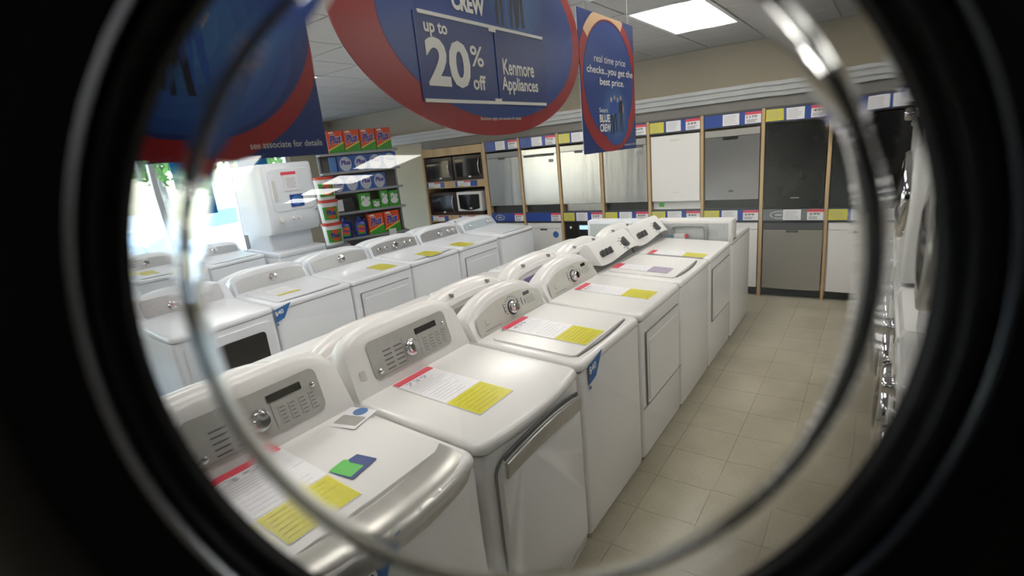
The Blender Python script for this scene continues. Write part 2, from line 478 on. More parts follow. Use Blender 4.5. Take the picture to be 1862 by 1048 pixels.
def console_arch(root, m=WHITE2, pm=PANELP, disp=True, h=.225, knobs='one'):
    ar, pw = (.42, 2.5) if disp else (.26, 3.4)
    O, U, V, L = console(root, m, h=h, arch=ar, power=pw, xb=-.57)
    N = U.cross(V)
    out = [(-.30, .012), (.30, .012), (.305, .03)]
    for k in range(17):
        u = 1-2*k/16
        out.append((.30*u, L*(1-(ar-.02)*abs(u*.92)**pw)-.014))
    out.append((-.305, .03))
    pan(root, O, U, V, out, pm)
    O2 = O+N*.004
    if disp: G().plate(rrect(.135, .195, .105, .125, .003, 2), O2, U, V, .002).build('display', DISPLAY, root)
    g = G()
    if knobs == 'one':
        G().lathe([(.042, 0), (.042, .003), (.03, .004)], O2+U*.01+V*.075, N, 24).build('dial_ring', DGREY if disp else SATIN, root, True, angle=30)
        knob(root, O2+N*.003, U, V, .01, .075, .026)
        if disp:
            for x, hh in ((-.065, .055), (.065, .05), (.10, .045), (.13, .03)):
                lines(g, O2, U, V, x, x+.006, .06, .06+hh, 1, hh, rnd=False)
            for k in range(14):
                a = math.radians(200-k*17)
                P = (.01+.062*math.cos(a), .075+.062*math.sin(a))
                lines(g, O2, U, V, P[0]-.008, P[0]+.008, P[1]-.003, P[1]+.003, 1, .003, rnd=False)
            lines(g, O2, U, V, -.24, -.21, .05, .052, 1, .002, rnd=False); lines(g, O2, U, V, -.24, -.238, .05, .08, 1, .03, rnd=False)
            lines(g, O2, U, V, .15, .24, .05, .10, 5, .002)
            lines(g, O2, U, V, -.26, -.12, .022, .026, 1, .002, rnd=False)
    else:
        for x, r in knobs:
            G().lathe([(r*1.5, 0), (r*1.5, .003), (r, .004)], O2+U*x+V*(L*.45), N, 20).build('dial_ring', SATIN, root, True, angle=30)
            knob(root, O2+N*.003, U, V, x, L*.45, r, CHROME, .022)
        lines(g, O2, U, V, -.27, .2, .02, L*.2, 1, .003)
        lines(g, O2, U, V, -.27, .2, L*.62, L*.7, 1, .003)
    if g.v: g.build('panel_marks', INK if disp else INKG, root)['kind'] = 'stuff'
def console_wave(root):
    """low slanted console with a wavy lower lip and dark lever knobs"""
    secs = []
    n = 20
    for k in range(n+1):
        u = -1+2*k/n; y = u*(MW/2-.003)
        lip = .045+.035*math.sin(u*PI*.9)
        pr = [(-.665, .93), (-.645, .988+lip*.6), (-.572+lip*.3, .988+lip*.6), (-.576+lip*.2, 1.0+lip*.6), (-.655, 1.145), (-.675, 1.16), (-.70, 1.155), (-.745, 1.08), (-.755, .9), (-.665, .9)]
        secs.append([(x, y, z) for x, z in pr])
    G().loft(secs).build('console', WHITE2, root, True, angle=35)
    secs = []
    for k in range(n+1):
        u = -1+2*k/n; y = u*(MW/2-.01)
        lip = .045+.035*math.sin(u*PI*.9)
        pr = [(-.592, .94), (-.60, .95), (-.628, .987+lip*.6), (-.655, .985+lip*.6), (-.655, .94)]
        secs.append([(x, y, z) for x, z in pr])
    G().loft(secs).build('kick_band', mat('console_grey', (.20, .20, .20), .35, noise=.04), root, True, angle=35)
    O = Vector((-.582, 0, 1.015)); V = Vector((-.073, 0, .12)).normalized(); U = Vector((0, 1, 0)); N = U.cross(V)
    for x in (-.24, -.175, -.11):
        g = G(); g.lathe([(.026, 0), (.022, .01), (.02, .012)], O+U*x+V*.06+N*.004, N, 16)
        g.plate(rrect(-.008, .008, -.026, .026, .006, 3), O+U*x+V*.06+N*.014, U, V, .02, .002)
        g.build('knob', DGREY, root, True, angle=30)
    O = Vector((-.554, 0, 1.03)); V = Vector((-.094, 0, .10)).normalized(); N = U.cross(V)
    g = G(); g.lathe([(.036, -.01), (.03, .012), (.026, .014)], O+U*.13+V*.065+N*.004, N, 18)
    g.plate(rrect(-.010, .010, -.042, .042, .008, 3), O+U*.13+V*.065+N*.016, U, V, .024, .002)
    g.build('knob', DGREY, root, True, angle=30)
    g = G()
    for k in range(9):
        a = math.radians(k*40+20); lines(g, O+N*.006, U, V, .13+.068*math.cos(a)-.01, .13+.068*math.cos(a)+.01, .063+.055*math.sin(a)-.004, .063+.055*math.sin(a)+.004, 1, .006, rnd=False)
    g.build('panel_marks', INK, root)['kind'] = 'stuff'
def seam(root, x0=-.52, x1=-.06, y0=-.26, y1=.26, m=WHITE, name='lid', t=.012, bow=0.):
    out = rrect(x0, x1, y0, y1, .03, 4, bow)
    secs = [[(x, y, zt(x)-.006) for x, y in out], [(x, y, zt(x)+t-.005) for x, y in out],
            [(x*.995-.002, y*.992, zt(x)+t) for x, y in out]]
    return G().loft(secs).build(name, m, root, True, angle=40)
def front_door_flat(root, m=WHITE, z0=.36, z1=.80):
    o = G().plate(rrect(-.275, .275, z0, z1, .02, 3), (-.006, 0, 0), (0, 1, 0), (0, 0, 1), .010, .004).build('door', m, root, True, angle=30)
    G().plate(rrect(-.255, .255, z0+.02, z1-.05, .012, 3), (.0042, 0, 0), (0, 1, 0), (0, 0, 1), .004, .003).build('door_inset', m, o, True, angle=30)
    g = G(); g.box(-.004, .0045, -.282, .282, z1+.001, z1+.006); g.box(-.004, .0045, -.282, .282, z0-.006, z0-.001); g.box(-.004, .0045, -.284, -.278, z0, z1)
    g.build('door_seam', GREY, root)
    return o

def washer_elite(label, x, y, rot=0):
    r = thing('washing_machine', label, 'washer', (x, y, 0), rot)
    body(r, WHITE, .035); deck(r, WHITE, .035); console_elite(r)
    seam(r, -.56, -.10, -.30, .30, WHITE, 'lid', .014)
    # broad satin grip that rolls over the front edge of the lid
    secs = []
    for k in range(17):
        u = -1+2*k/16; y_ = u*.305; b = .035*(1-u*u*.8)-(abs(u)**10)*.02
        pr = [(-.115, zt(-.115)+.004), (-.11, zt(-.11)+.016), (-.06, zt(-.06)+.014), (-.02, zt(-.02)+.004), (.008, .905), (.016, .880), (.010, .866), (-.02, .866)]
        secs.append([(px+b, y_, pz) for px, pz in pr])
    G().loft(secs).build('lid_grip', SATIN, r, True, angle=60)
    return r
def dryer_elite(label, x, y, rot=0):
    r = thing('clothes_dryer', label, 'dryer', (x, y, 0), rot)
    body(r, WHITE, .035); deck(r, WHITE, .035); console_elite(r)
    bw = lambda q: Vector((q.x+.035*(1-(q.y/(MW/2))**2), q.y, q.z))
    out = []
    base = rrect(-.285, .285, .10, .825, .05, 5)
    # arched upper edge
    for px, py in base: out.append((px, py+(.045*(1-(px/.285)**2) if py > .5 else 0)))
    # densify top and bottom so that the door can follow the bow
    dense = []
    for i in range(len(out)):
        a, b = out[i], out[(i+1) % len(out)]
        n = max(1, int(math.hypot(a[0]-b[0], a[1]-b[1])/.06))
        for k in range(n):
            px = a[0]+(b[0]-a[0])*k/n; py = a[1]+(b[1]-a[1])*k/n
            if n > 2 and a[1] > .5 and b[1] > .5: py = .825+.045*(1-(px/.285)**2)
            dense.append((px, py))
    G().plate([(a*1.03, .45+(b-.45)*1.022) for a, b in dense], (-.004, 0, 0), (0, 1, 0), (0, 0, 1), .004, 0, 0, bw).build('door_seam', GREY, r)
    dr = G().plate(dense, (-.004, 0, 0), (0, 1, 0), (0, 0, 1), .022, .008, 0, bw).build('door', WHITE, r, True, angle=50)
    secs = []
    for k in range(15):
        u = -1+2*k/14; py = u*.262; zc = .815+.045*(1-(u*.92)**2)
        bx = .035*(1-(py/(MW/2))**2)+.014
        secs.append([(bx, py, zc-.052), (bx+.014, py, zc-.050), (bx+.022, py, zc-.004), (bx+.018, py, zc+.010), (bx+.008, py, zc+.012), (bx, py, zc+.006)])
    G().loft(secs).build('handle', SATIN, dr, True, angle=50)
    secs = []
    for k in range(15):
        u = -1+2*k/14; py = u*.262; zc = .843+.045*(1-(u*.92)**2)
        bx = .035*(1-(py/(MW/2))**2)+.0135
        secs.append([(bx, py, zc-.012), (bx+.006, py, zc-.012), (bx+.006, py, zc+.004), (bx, py, zc+.004)])
    G().loft(secs).build('grip_shade', DGREY, dr)  # dark strip standing for the shade above the handle
    return r
def washer_arch(label, x, y, rot=0, m=WHITE, pm=PANELP, disp=True, h=.225, knobs='one'):
    r = thing('washing_machine', label, 'washer', (x, y, 0), rot)
    body(r, m); deck(r, m); console_arch(r, m, pm, disp, h, knobs)
    seam(r, -.53, -.055, -.29, .29, m, 'lid', .010)
    g = G(); 
    secs = []
    for k in range(13):
        u = -1+2*k/12
        hx = .016*(1-u*u)
        secs.append([(-.058+hx*.6, u*.27, zt(-.05)-.003), (-.050+hx, u*.27, zt(-.05)-.003), (-.050+hx, u*.27, zt(-.05)+.003), (-.058+hx*.6, u*.27, zt(-.05)+.003)])
    g.loft(secs).build('lid_gap', DGREY, r)
    return r
def dryer_arch(label, x, y, rot=0, m=WHITE, pm=PANELP, disp=True, h=.225, knobs='one'):
    r = thing('clothes_dryer', label, 'dryer', (x, y, 0), rot)
    body(r, m); deck(r, m); console_arch(r, m, pm, disp, h, knobs)
    front_door_flat(r, m)
    G().box(-.003, .002, -.335, .335, .352, .356).build('panel_seam', GREY, r)
    return r
def machine_wave(label, x, y, rot=0, dry=False):
    r = thing('clothes_dryer' if dry else 'washing_machine', label, 'dryer' if dry else 'washer', (x, y, 0), rot)
    body(r, WHITE); deck(r, WHITE); console_wave(r)
    if not dry:
        seam(r, -.55, -.07, -.28, .28, WHITE, 'lid', .010)
        secs = []
        for k in range(11):
            u = -1+2*k/10; hx = .02*(1-u*u)
            secs.append([(-.072+hx*.5, u*.24, zt(-.06)-.003), (-.062+hx, u*.24, zt(-.06)-.003), (-.062+hx, u*.24, zt(-.06)+.004), (-.072+hx*.5, u*.24, zt(-.06)+.004)])
        G().loft(secs).build('lid_gap', DGREY, r)
    else: front_door_flat(r, WHITE, .40, .82)
    return r
def machine_back(label, x, y, rot=180, m=WHITE, kind='washer', sticker=None, h=.235):
    """a machine standing with its rear towards the viewer"""
    r = thing('washing_machine' if kind == 'washer' else 'clothes_dryer', label, kind, (x, y, 0), rot)
    body(r, m); deck(r, m); console(r, m, h=h, arch=.30, power=3.2, xb=-.565)
    seam(r, -.53, -.055, -.29, .29, m, 'lid', .010)
    # rear cover and the ribs along the back of the console
    G().box(-D-.004, -D+.004, -.31, .31, .12, .90).build('rear_panel', GREY if sticker is None else PANELP, r)
    g = G()
    secs = []
    for k in range(15):
        u = -1+2*k/14
        zz = .93+h*(1-.30*abs(u*.95)**3.2)
        secs.append([(-.742, u*.30, zz*.0+.93+(zz-.93)*.80), (-.752, u*.30, .93+(zz-.93)*.78), (-.760, u*.30, .93+(zz-.93)*.66), (-.745, u*.30, .93+(zz-.93)*.66)])
    g.loft(secs).build('console_rib', m, r, True, angle=40)
    for yy in (-.16, .16): G().box(-.755, -.728, yy-.006, yy+.006, .93+h*.80, .93+h*.88).build('rear_clip', GREY, r)
    if sticker:
        O = Vector((-.769, 0, 0)); U = Vector((0, -1, 0)); V = Vector((0, 0, 1))
        g = G()
        for k in range(3):
            g.plate(rrect(.16, .225, .965+k*.05, 1.0+k*.05, .002, 1), O, U, V, .0012, 0, 0)
        g.build('warning_sticker', PAPER, r)
        g = G()
        for k in range(3): lines(g, O, U, V, .16, .225, .989+k*.05, .999+k*.05, 1, .010, .0020, rnd=False)
        g.build('sticker_print', REDC if sticker == 1 else DETO, r)['kind'] = 'stuff'
        if sticker == 2:
            G().plate(rrect(-.2, .06, .97, 1.05, .004, 2), O, U, V, .0014).build('rear_label', mat('purple_label', (.30, .22, .45), .4), r)
        else:
            G().plate(rrect(-.18, -.04, .97, 1.06, .004, 2), O, U, V, .0014).build('rear_label', PANELG, r)
    return r

XA = -1.0
PW = .7067
ya = lambda k: 1.782+PW*(k-2.5)        # centre of machine k in the front row (k=3 -> third)
A1 = washer_elite('nearest white top-load washer with a broad satin lid grip, at bottom left', XA, ya(1))
A2 = dryer_elite('white dryer with long curved satin door handle, second in the front row', XA, ya(2))
A3 = washer_arch('white washer with arched pale panel and blue front tag, third in front row', XA, ya(3))
A4 = dryer_arch('white dryer with arched pale panel and square flat front door, fourth in the front row', XA, ya(4))
A5 = machine_wave('white washer with wavy console and dark lid gap, fifth in the front row', XA, ya(5))
A6 = machine_wave('white dryer with wavy console beside the machine with rear hoses, sixth in the front row', XA, ya(6), 0, True)

# machine at the end of the front row, rear panel with water hoses towards the viewer
def endcap(label, x, y, hoses=True, m=WHITE, w=.62):
    r = thing('washing_machine', label, 'washer', (x, y, 0), 90)
    body(r, m); deck(r, m)
    secs = []
    for z, i in ((.90, .004), (.92, 0), (1.09, 0), (1.105, .006)):
        secs.append([(px, py, z) for px, py in rrect(-D+i, -D+.16-i, -MW/2+i, MW/2-i, .02, 3)])
    G().loft(secs).build('console', m, r, True, angle=40)
    G().box(-D-.003, -D+.004, -.31, .31, .55, 1.075).build('rear_panel', mat('galvanised', (.50, .52, .53), .4, metal=.3, noise=.06, nscale=60), r)
    if hoses:
        g = G()
        for a in range(7):
            for b in range(4): g.box(-D-.005, -D-.002, -.22+a*.014, -.214+a*.014, .96+b*.016, .967+b*.016)
        g.build('vent_slot', GREY, r)['kind'] = 'stuff'
        G().box(-D-.02, -D-.002, .06, .20, .93, .985).build('valve_box', WHITE2, r)
        for yy, mm in ((.20, mat('valve_blue', (.05, .25, .45), .4)), (.045, mat('valve_red', (.6, .04, .05), .4))):
            G().lathe([(.014, 0), (.016, .01), (.016, .03), (.012, .034)], (-D-.004, yy-.02 if yy > .1 else yy, .965), (-1, 0, 0), 12).build('valve', mm, r, True, angle=30)
        O = (-D-.003, 0, 0); U = (0, -1, 0); V = (0, 0, 1)
        g = G(); lines(g, O, U, V, .20, .275, 1.02, 1.05, 1, .003, .001, rnd=False); lines(g, O, U, V, .272, .276, 1.0, 1.06, 1, .05, .001, rnd=False)
        lines(g, O, U, V, -.28, -.2, 1.045, 1.058, 1, .010, .001, rnd=False)
        g.build('rear_print', INKG, r)['kind'] = 'stuff'
    return r
A7 = endcap('white washer turned round at the row end, its grey rear panel carrying looped hoses', XA-MW/2, ya(6)+PW/2+.03+D)
YH = ya(6)+PW/2+.010
h = G().tube([(XA-MW/2+a_, YH, b_) for a_, b_ in ((-.175, .93), (-.175, .97), (-.175, 1.025), (-.168, 1.045), (-.15, 1.054), (-.10, 1.055), (.05, 1.055), (.10, 1.054), (.118, 1.045), (.125, 1.025), (.125, .97), (.125, .93))], .0155, 10).build('drain_hose', mat('hose_grey', (.24, .26, .25), .45, noise=.05), None, True)
tag(h, 'grey hose bent into a wide loop on the rear panel at the row end', 'hose')

# back-to-back row B (faces away to the left)
XB = -1.84-D
B = [(1, None, 'rounded white rear of the washer directly behind the nearest washer'),
     (2, None, 'white washer seen from the rear with two grey clips, behind the dryer with curved handle'),
     (3, 1, 'white dryer seen from the rear with red and white warning stickers near the middle'),
     (4, 2, 'white washer seen from the rear with a purple label strip'),
     (5, 1, 'white dryer seen from the rear with stickers, behind the fifth front-row machine'),
     (6, None, 'white dryer seen from the rear with low rounded back beside the sixth front-row machine')]
for k, st, lab in B:
    machine_back(lab, XB, ya(k)-.03, 180, WHITE, 'washer' if 'washer' in lab.split('behind')[0].split('beside')[0] else 'dryer', st, .235 if k < 5 else .21)
B7 = endcap('white washer with plain tall rear console, last in the second row before the dishwashers', -2.05, 4.62+D, False, WHITESKY)
# row C (faces right, across the second aisle)
XC = -3.56
yc = lambda k: 1.15+.70*(k-.5)
SK = [(-.23, .016), (-.14, .016), (.0, .028), (.14, .016), (.22, .016)]
def c_dryer_glass(label, x, y):
    r = thing('clothes_dryer', label, 'dryer', (x, y, 0), 0)
    body(r, WHITESKY, .02); deck(r, WHITESKY, .02)
    O, U, V, L = console(r, WHITESKY, h=.20, arch=.35, power=3, xb=-.57)
    pan(r, O, U, V, rrect(-.27, .27, .012, L-.01, .02, 4), SILVER)
    N = U.cross(V)
    G().plate(rrect(.06, .15, .075, .105, .003, 2), O+N*.004, U, V, .002).build('display', DISPLAY, r)
    knob(r, O+N*.004, U, V, -.06, .06, .026)
    bw = lambda q: Vector((q.x+.02*(1-(q.y/(MW/2))**2), q.y, q.z))
    d = G().plate(rrect(-.295, .295, .12, .845, .03, 4), (-.004, 0, 0), (0, 1, 0), (0, 0, 1), .018, .006, 0, bw).build('door', WHITESKY, r, True, angle=40)
    G().plate(rrect(-.235, .235, .30, .78, .025, 4), (.0125, 0, 0), (0, 1, 0), (0, 0, 1), .008, .003, 0, bw).build('door_window', BLACKG, d, True, angle=40)
    return r
c_dryer_glass('white dryer with a dark glass window in its door, nearest in the middle row', XC, yc(1))
washer_arch('white washer with full silver arched console and blue tag, second in the middle row', XC, yc(2), 0, WHITESKY, SILVER, False, .19)
dryer_arch('white dryer with full silver arched console and flat front door, third in the middle row', XC, yc(3), 0, WHITESKY, SILVER, False, .19)
washer_arch('white washer with five chrome knobs on silver console, fourth in the middle row', XC, yc(4), 0, WHITESKY, SILVER, False, .19, SK)
dryer_arch('white dryer with three chrome knobs on silver console, fifth in the middle row', XC, yc(5), 0, WHITESKY, SILVER, False, .19, SK[2:])
washer_arch('white washer with pale blue-grey console at the far end of the middle row', XC, yc(6)+.05, 0, WHITESKY, mat('pale_blue_panel', (.50, .58, .64), .35), False, .17, [(-.2, .012), (.16, .014), (.22, .014)])
# row D, backs to row C
for k, lab in ((2, 'pale washer seen from the rear by the window, left of the stacked laundry unit'),
               (3, 'pale dryer seen from the rear, directly in front of the stacked laundry unit'),
               (4, 'pale washer seen from the rear, behind the third and fourth middle-row consoles'),
               (5, 'pale dryer seen from the rear, behind the fifth middle-row console'),
               (6, 'pale washer seen from the rear, behind the far end of the middle row')):
    machine_back(lab, XC-D-.05-D, yc(k)+.0, 180, WHITESKY, 'dryer' if 'dryer' in lab else 'washer', None, .16)
# row E by the window
XE = -6.2
washer_arch('pale washer by the window with grey console, knob and yellow card', XE, 2.21, 0, WHITESKY, SILVER, False, .19)
washer_arch('pale washer by the window, standing beside the stacked laundry unit', XE, 2.92, 0, WHITESKY, SILVER, False, .17)

# stacked laundry unit
def laundry_center(label, x, y, rot):
    r = thing('stacked_laundry_unit', label, 'laundry unit', (x, y, 0), rot)
    body(r, WHITESKY, 0, .86); deck(r, WHITESKY, 0, .86)
    secs = []
    for z, i in ((.93, .002), (1.00, .0), (1.17, .0)):
        secs.append([(px, py, z) for px, py in rrect(-D+.02, -.20, -.30, .30, .03, 3)])
    G().loft(secs).build('pillar', WHITESKY, r, True, angle=40)
    secs = []
    for z, x1 in ((1.15, -.06), (1.20, -.02), (1.35, 0), (1.95, 0), (1.985, -.01), (2.0, -.04)):
        secs.append([(px, py, z) for px, py in rrect(-D, x1, -MW/2, MW/2, .05, 4, .015)])
    G().loft(secs).build('dryer_cabinet', WHITESKY, r, True, angle=40)
    b = lambda q: Vector((q.x+.015*(1-(q.y/(MW/2))**2), q.y, q.z))
    d = G().plate(rrect(-.285, .285, 1.42, 1.93, .06, 5), (.0, 0, 0), (0, 1, 0), (0, 0, 1), .012, .006, 0, b).build('dryer_door', WHITESKY, r, True, angle=40)
    G().plate(rrect(-.25, -.21, 1.55, 1.80, .012, 3), (.012, 0, 0), (0, 1, 0), (0, 0, 1), .005, .002, 0, b).build('handle', PANELP, d, True)
    O, U, V = Vector((.012, 0, 1.23)), Vector((0, 1, 0)), Vector((0, 0, 1))
    for u, rr in ((-.22, .03), (-.05, .02), (.02, .02)): knob(r, O, U, V, u, .09, rr, WHITE2, .03)
    G().lathe([(.022, 0), (.02, .01), (.015, .012)], O+U*.27+V*.16, (1, 0, 0), 14).build('button', CHROME, r, True)
    O = Vector((.028, 0, 0))
    G().plate(rrect(-.10, .09, 1.66, 1.88, .003, 1), O, U, V, .002).build('price_sheet', PAPER, r)
    g = G(); lines(g, O, U, V, -.12, .08, 1.85, 1.89, 1, .035, .003, rnd=False); g.build('sheet_header', REDC, r)
    g = G(); lines(g, O, U, V, -.07, .08, 1.69, 1.82, 7, .006, .003); g.build('sheet_print', INKG, r)
    G().plate(rrect(-.06, .12, 1.46, 1.61, .004, 1), O, U, V, .002).build('sticker', BLUE, r)
    G().plate(ell(.03, 1.535, .07, .06, 24), O+Vector((.002, 0, 0)), U, V, .001).build('sticker_print', LBLUE, r)
    return r
laundry_center('tall pale stacked washer and dryer unit beside the detergent buckets', -5.95, 3.64, 0)

# ------------------------------------------------------------------ front-loaders on the right, facing left
XR = .125
def front_loader(name, label, y, z0, m=WHITE, console_top=True, cat='washer', door=True, x=XR):
    r = thing(name, label, cat, (x, y, z0), 180)
    H = .965
    secs = []
    for z, i in ((.02, .004), (.03, 0), (H-.02, 0), (H, .012)):
        secs.append([(px, py, z) for px, py in rrect(-D, 0-i, -MW/2+i, MW/2-i, .03, 4)])
    if door == 'open':
        # cabinet in pieces around the round opening
        g = G()
        g.box(-D, -.02, -MW/2, MW/2, .02, .04); g.box(-D, -.02, -MW/2, MW/2, H-.02, H); g.box(-D, -D+.02, -MW/2, MW/2, .04, H-.02)
        g.box(-D, -.02, -MW/2, -MW/2+.02, .04, H-.02); g.box(-D, -.02, MW/2-.02, MW/2, .04, H-.02)
        n = 48; ri = .20; zc = .49
        inn = [(0, ri*math.cos(2*PI*k/n), zc+ri*math.sin(2*PI*k/n)) for k in range(n)]
        outp = []
        for k in range(n):
            a = 2*PI*k/n; c, s = math.cos(a), math.sin(a)
            hy, hz = MW/2, (H-.02)/2
            t = min(hy/abs(c) if abs(c) > 1e-6 else 9, hz/abs(s) if abs(s) > 1e-6 else 9)
            outp.append((0, c*t, .02+hz+s*t))
        g.loft([[(px-.02, py, pz) for px, py, pz in outp], outp, inn, [(px-.05, py, pz) for px, py, pz in inn]], 0, False)
        g.build('cabinet', m, r)
        G().lathe([(.20, -.05), (.255, -.08), (.255, -.55), (.05, -.56)], (0, 0, zc), (1, 0, 0), 40).build('drum', SATIN, r, True)
    else:
        G().loft(secs).build('cabinet', m, r, True, angle=40)
        d = G().lathe([(.235, -.004), (.235, .022), (.225, .036), (.19, .042), (.175, .030)], (0, 0, .44), (1, 0, 0), 40).build('door', CHROME if m is WHITE else SATIN, r, True, angle=40)
        G().lathe([(.178, .02), (.17, .034), (.12, .05), (.05, .056), (.01, .057)], (0, 0, .44), (1, 0, 0), 36).build('door_glass', BLACKG, d, True, angle=40)
    O, U, V = Vector((0, 0, .80)), Vector((0, 1, 0)), Vector((0, 0, 1))
    G().plate(rrect(-.32, .32, .0, .13, .02, 4), O, U, V, .012, .004).build('control_panel', m, r, True, angle=40)
    O2 = O+Vector((.012, 0, 0))
    knob(r, O2, U, V, 0, .065, .032, CHROME, .04)
    G().plate(rrect(.08, .2, .05, .09, .004, 2), O2, U, V, .002).build('display', DISPLAY, r)
    G().plate(rrect(-.31, -.12, .03, .11, .008, 2), O2, U, V, .003).build('detergent_drawer', m, r, True)
    return r
YR0 = -.045
def pedestal(label, y):
    r = thing('pedestal', label, 'pedestal', (XR, y, 0), 180)
    secs = [[(px, py, z) for px, py in rrect(-D, -.004, -MW/2, MW/2, .03, 3)] for z in (0, .375)]
    G().loft(secs).build('pedestal_box', WHITE, r, True, angle=40)
    G().plate(rrect(-.31, .31, .05, .34, .02, 3), (-.002, 0, 0), (0, 1, 0), (0, 0, 1), .012, .004).build('drawer', WHITE, r, True, angle=40)
    return r
pedestal('white drawer pedestal under the washer beneath the open-door dryer', YR0)
front_loader('front_load_washer', 'white front-load washer carrying the dryer whose door is open', YR0, .375)
DR = front_loader('front_load_dryer', 'upper dryer, its unseen cabinet darkened, whose open black-rimmed round door frames the whole view', YR0, 1.34, GRAPH, True, 'dryer', 'open')  # unseen cabinet made dark so its reflection adds no haze to the glass
for k, lab in ((1, 'white front-load washer at the right edge, partly behind black door rim'),
               (2, 'white front-load washer with chrome knob and chrome-ringed round door at right edge'),
               (3, 'white front-load washer third along the right wall row, chrome knob seen side on'),
               (4, 'white front-load washer under the tall white dryer on the right'),
               (5, 'white front-load washer fifth along the right row'),
               (6, 'white front-load washer at the far end of the right row by the dishwashers')):
    front_loader('front_load_washer', lab, .80+.70*(k-.0), 0)
front_loader('front_load_dryer', 'graphite dryer stacked nearest on the right, close to the black door rim', .80+.70, .97, GRAPH, True, 'dryer', True, XR+.05)
front_loader('front_load_dryer', 'graphite dryer stacked second on the right', .80+1.40, .97, GRAPH, True, 'dryer', True, XR+.05)
front_loader('front_load_dryer', 'white dryer stacked on a washer at the right, a bright upright sliver', .80+2.8, .97, WHITE, True, 'dryer')

# ------------------------------------------------------------------ the open door: black rim and clear glass bowl
a = (_fwd*FOCAL_PX+_r*(962-931)+_d*(555-524)).normalized()
el = math.radians(-3.9); az = math.atan2(-a.x, a.y)
NA = Vector((-math.sin(az)*math.cos(el), math.cos(az)*math.cos(el), math.sin(el)))   # door axis, away from the viewer
DD = .202
CD = CAM+a*DD
DU = NA.cross(Vector((0, 0, 1))).normalized(); DV = DU.cross(NA).normalized()
R1 = .165
door = bpy.data.objects.new('door', None); C.objects.link(door)
door.parent = DR; bpy.context.view_layer.update()
door.matrix_parent_inverse = DR.matrix_world.inverted()
def dlathe(name, prof, ms, n=96, smooth=True, angle=30, closed=False):
    """prof: (radius, depth towards the viewer, centre shift along DU, along DV)"""
    secs = []
    for p in prof:
        r_, h_ = p[0], p[1]; su, sv = (p[2], p[3]) if len(p) > 2 else (0, 0)
        secs.append([CD-NA*h_+DU*(r_*math.cos(2*PI*k/n)+su)+DV*(r_*math.sin(2*PI*k/n)+sv) for k in range(n)])
    g = G()
    if closed: secs.append(secs[0])
    g.loft(secs, 0, False)
    o = g.build(name, ms, None, smooth, None, angle)
    bm = bmesh.new(); bm.from_mesh(o.data); bmesh.ops.remove_doubles(bm, verts=bm.verts, dist=1e-6); bmesh.ops.recalc_face_normals(bm, faces=bm.faces); bm.to_mesh(o.data); bm.free()
    o.parent = door; o.matrix_parent_inverse = door.matrix_world.inverted()
    return o
bpy.context.view_layer.update()
door.matrix_world = Matrix.Identity(4)
bpy.context.view_layer.update()
# glass bowl: flat end towards the viewer, sloping wall, rim held by the frame
SH = .011
def ring(r_, h_, k): return (r_, h_, 0, SH*k)
def fil(p0, p1, p2, r0, k=6):
    """round the corner p1 of a profile: r0 = distance from the corner where the arc begins"""
    def un(a, b): L = math.hypot(b[0]-a[0], b[1]-a[1]); return ((b[0]-a[0])/L, (b[1]-a[1])/L)
    u, v = un(p1, p0), un(p1, p2)
    A, B = (p1[0]+u[0]*r0, p1[1]+u[1]*r0), (p1[0]+v[0]*r0, p1[1]+v[1]*r0)
    return [((1-t)**2*A[0]+2*t*(1-t)*p1[0]+t*t*B[0], (1-t)**2*A[1]+2*t*(1-t)*p1[1]+t*t*B[1]) for t in [q/k for q in range(k+1)]]
E0, E1, E2 = (0, .030), (.116, .030), (.163, -.001)
I0, I1, I2 = (0, .0250), (.1142, .0250), (.163, -.0072)
up = [(.0005, .030), (.02, .030), (.06, .030), (.100, .030)]+fil(E0, E1, E2, .0065)+[(.126, .0234), (.140, .01417), (.152, .00626), (.160, .00098), (.168, -.002), (.174, -.002)]
dn = [(.174, -.0085), (.168, -.0085), (.160, -.0052), (.152, .0001), (.140, .0080), (.126, .01721)]+fil(I2, I1, I0, .0045)+[(.100, .0250), (.06, .0250), (.02, .0250), (.0005, .0250)]
def eccen(p): return (p[0], p[1], 0, SH*max(0, min(1, (p[1]+.001)/.028 if p in up else (p[1]+.006)/.0295)))
outer = [eccen(p) for p in up]; inner = [eccen(p) for p in dn]
dlathe('glass_bowl', outer+inner, GLASS, 160, True, 80)
dlathe('door_rim', [(.163, .004), (.163, -.012), (.200, -.014), (.206, .010), (.203, .020), (.196, .016), (.172, .010)], RUBB, 96, True, 40, True)
dlathe('gasket_lip', [(.1655, .0045), (.1665, .0090), (.169, .0100), (.170, .006)], mat('gasket_grey', (.006, .006, .008), .45, spec=.2, noise=.1), 96, True, 40, True)
dlathe('chrome_ring', [(.1712, .0085, .003, .002), (.1718, .0150, .003, .002), (.1742, .0155, .003, .002), (.1755, .009, .003, .002)], mat('dark_chrome', (.15, .16, .18), .25, metal=1.), 96, True, 40, True)
dlathe('door_panel', [(.205, .012), (.215, .016), (.262, .010), (.284, .0), (.290, -.02), (.284, -.04), (.24, -.05), (.20, -.03), (.20, -.012)], RUBG, 96, True, 40, True)
# hinge arm to the dryer
hg = G()
P0 = CD+DU*.265-NA*(-.02); P1 = Vector((XR+.005, P0.y+.012, P0.z))
hg.tube([P0, (P0+P1)/2+Vector((0, .008, 0)), P1], .012, 10)
o = hg.build('hinge', SATIN, None, True); o.parent = door; o.matrix_parent_inverse = door.matrix_world.inverted()

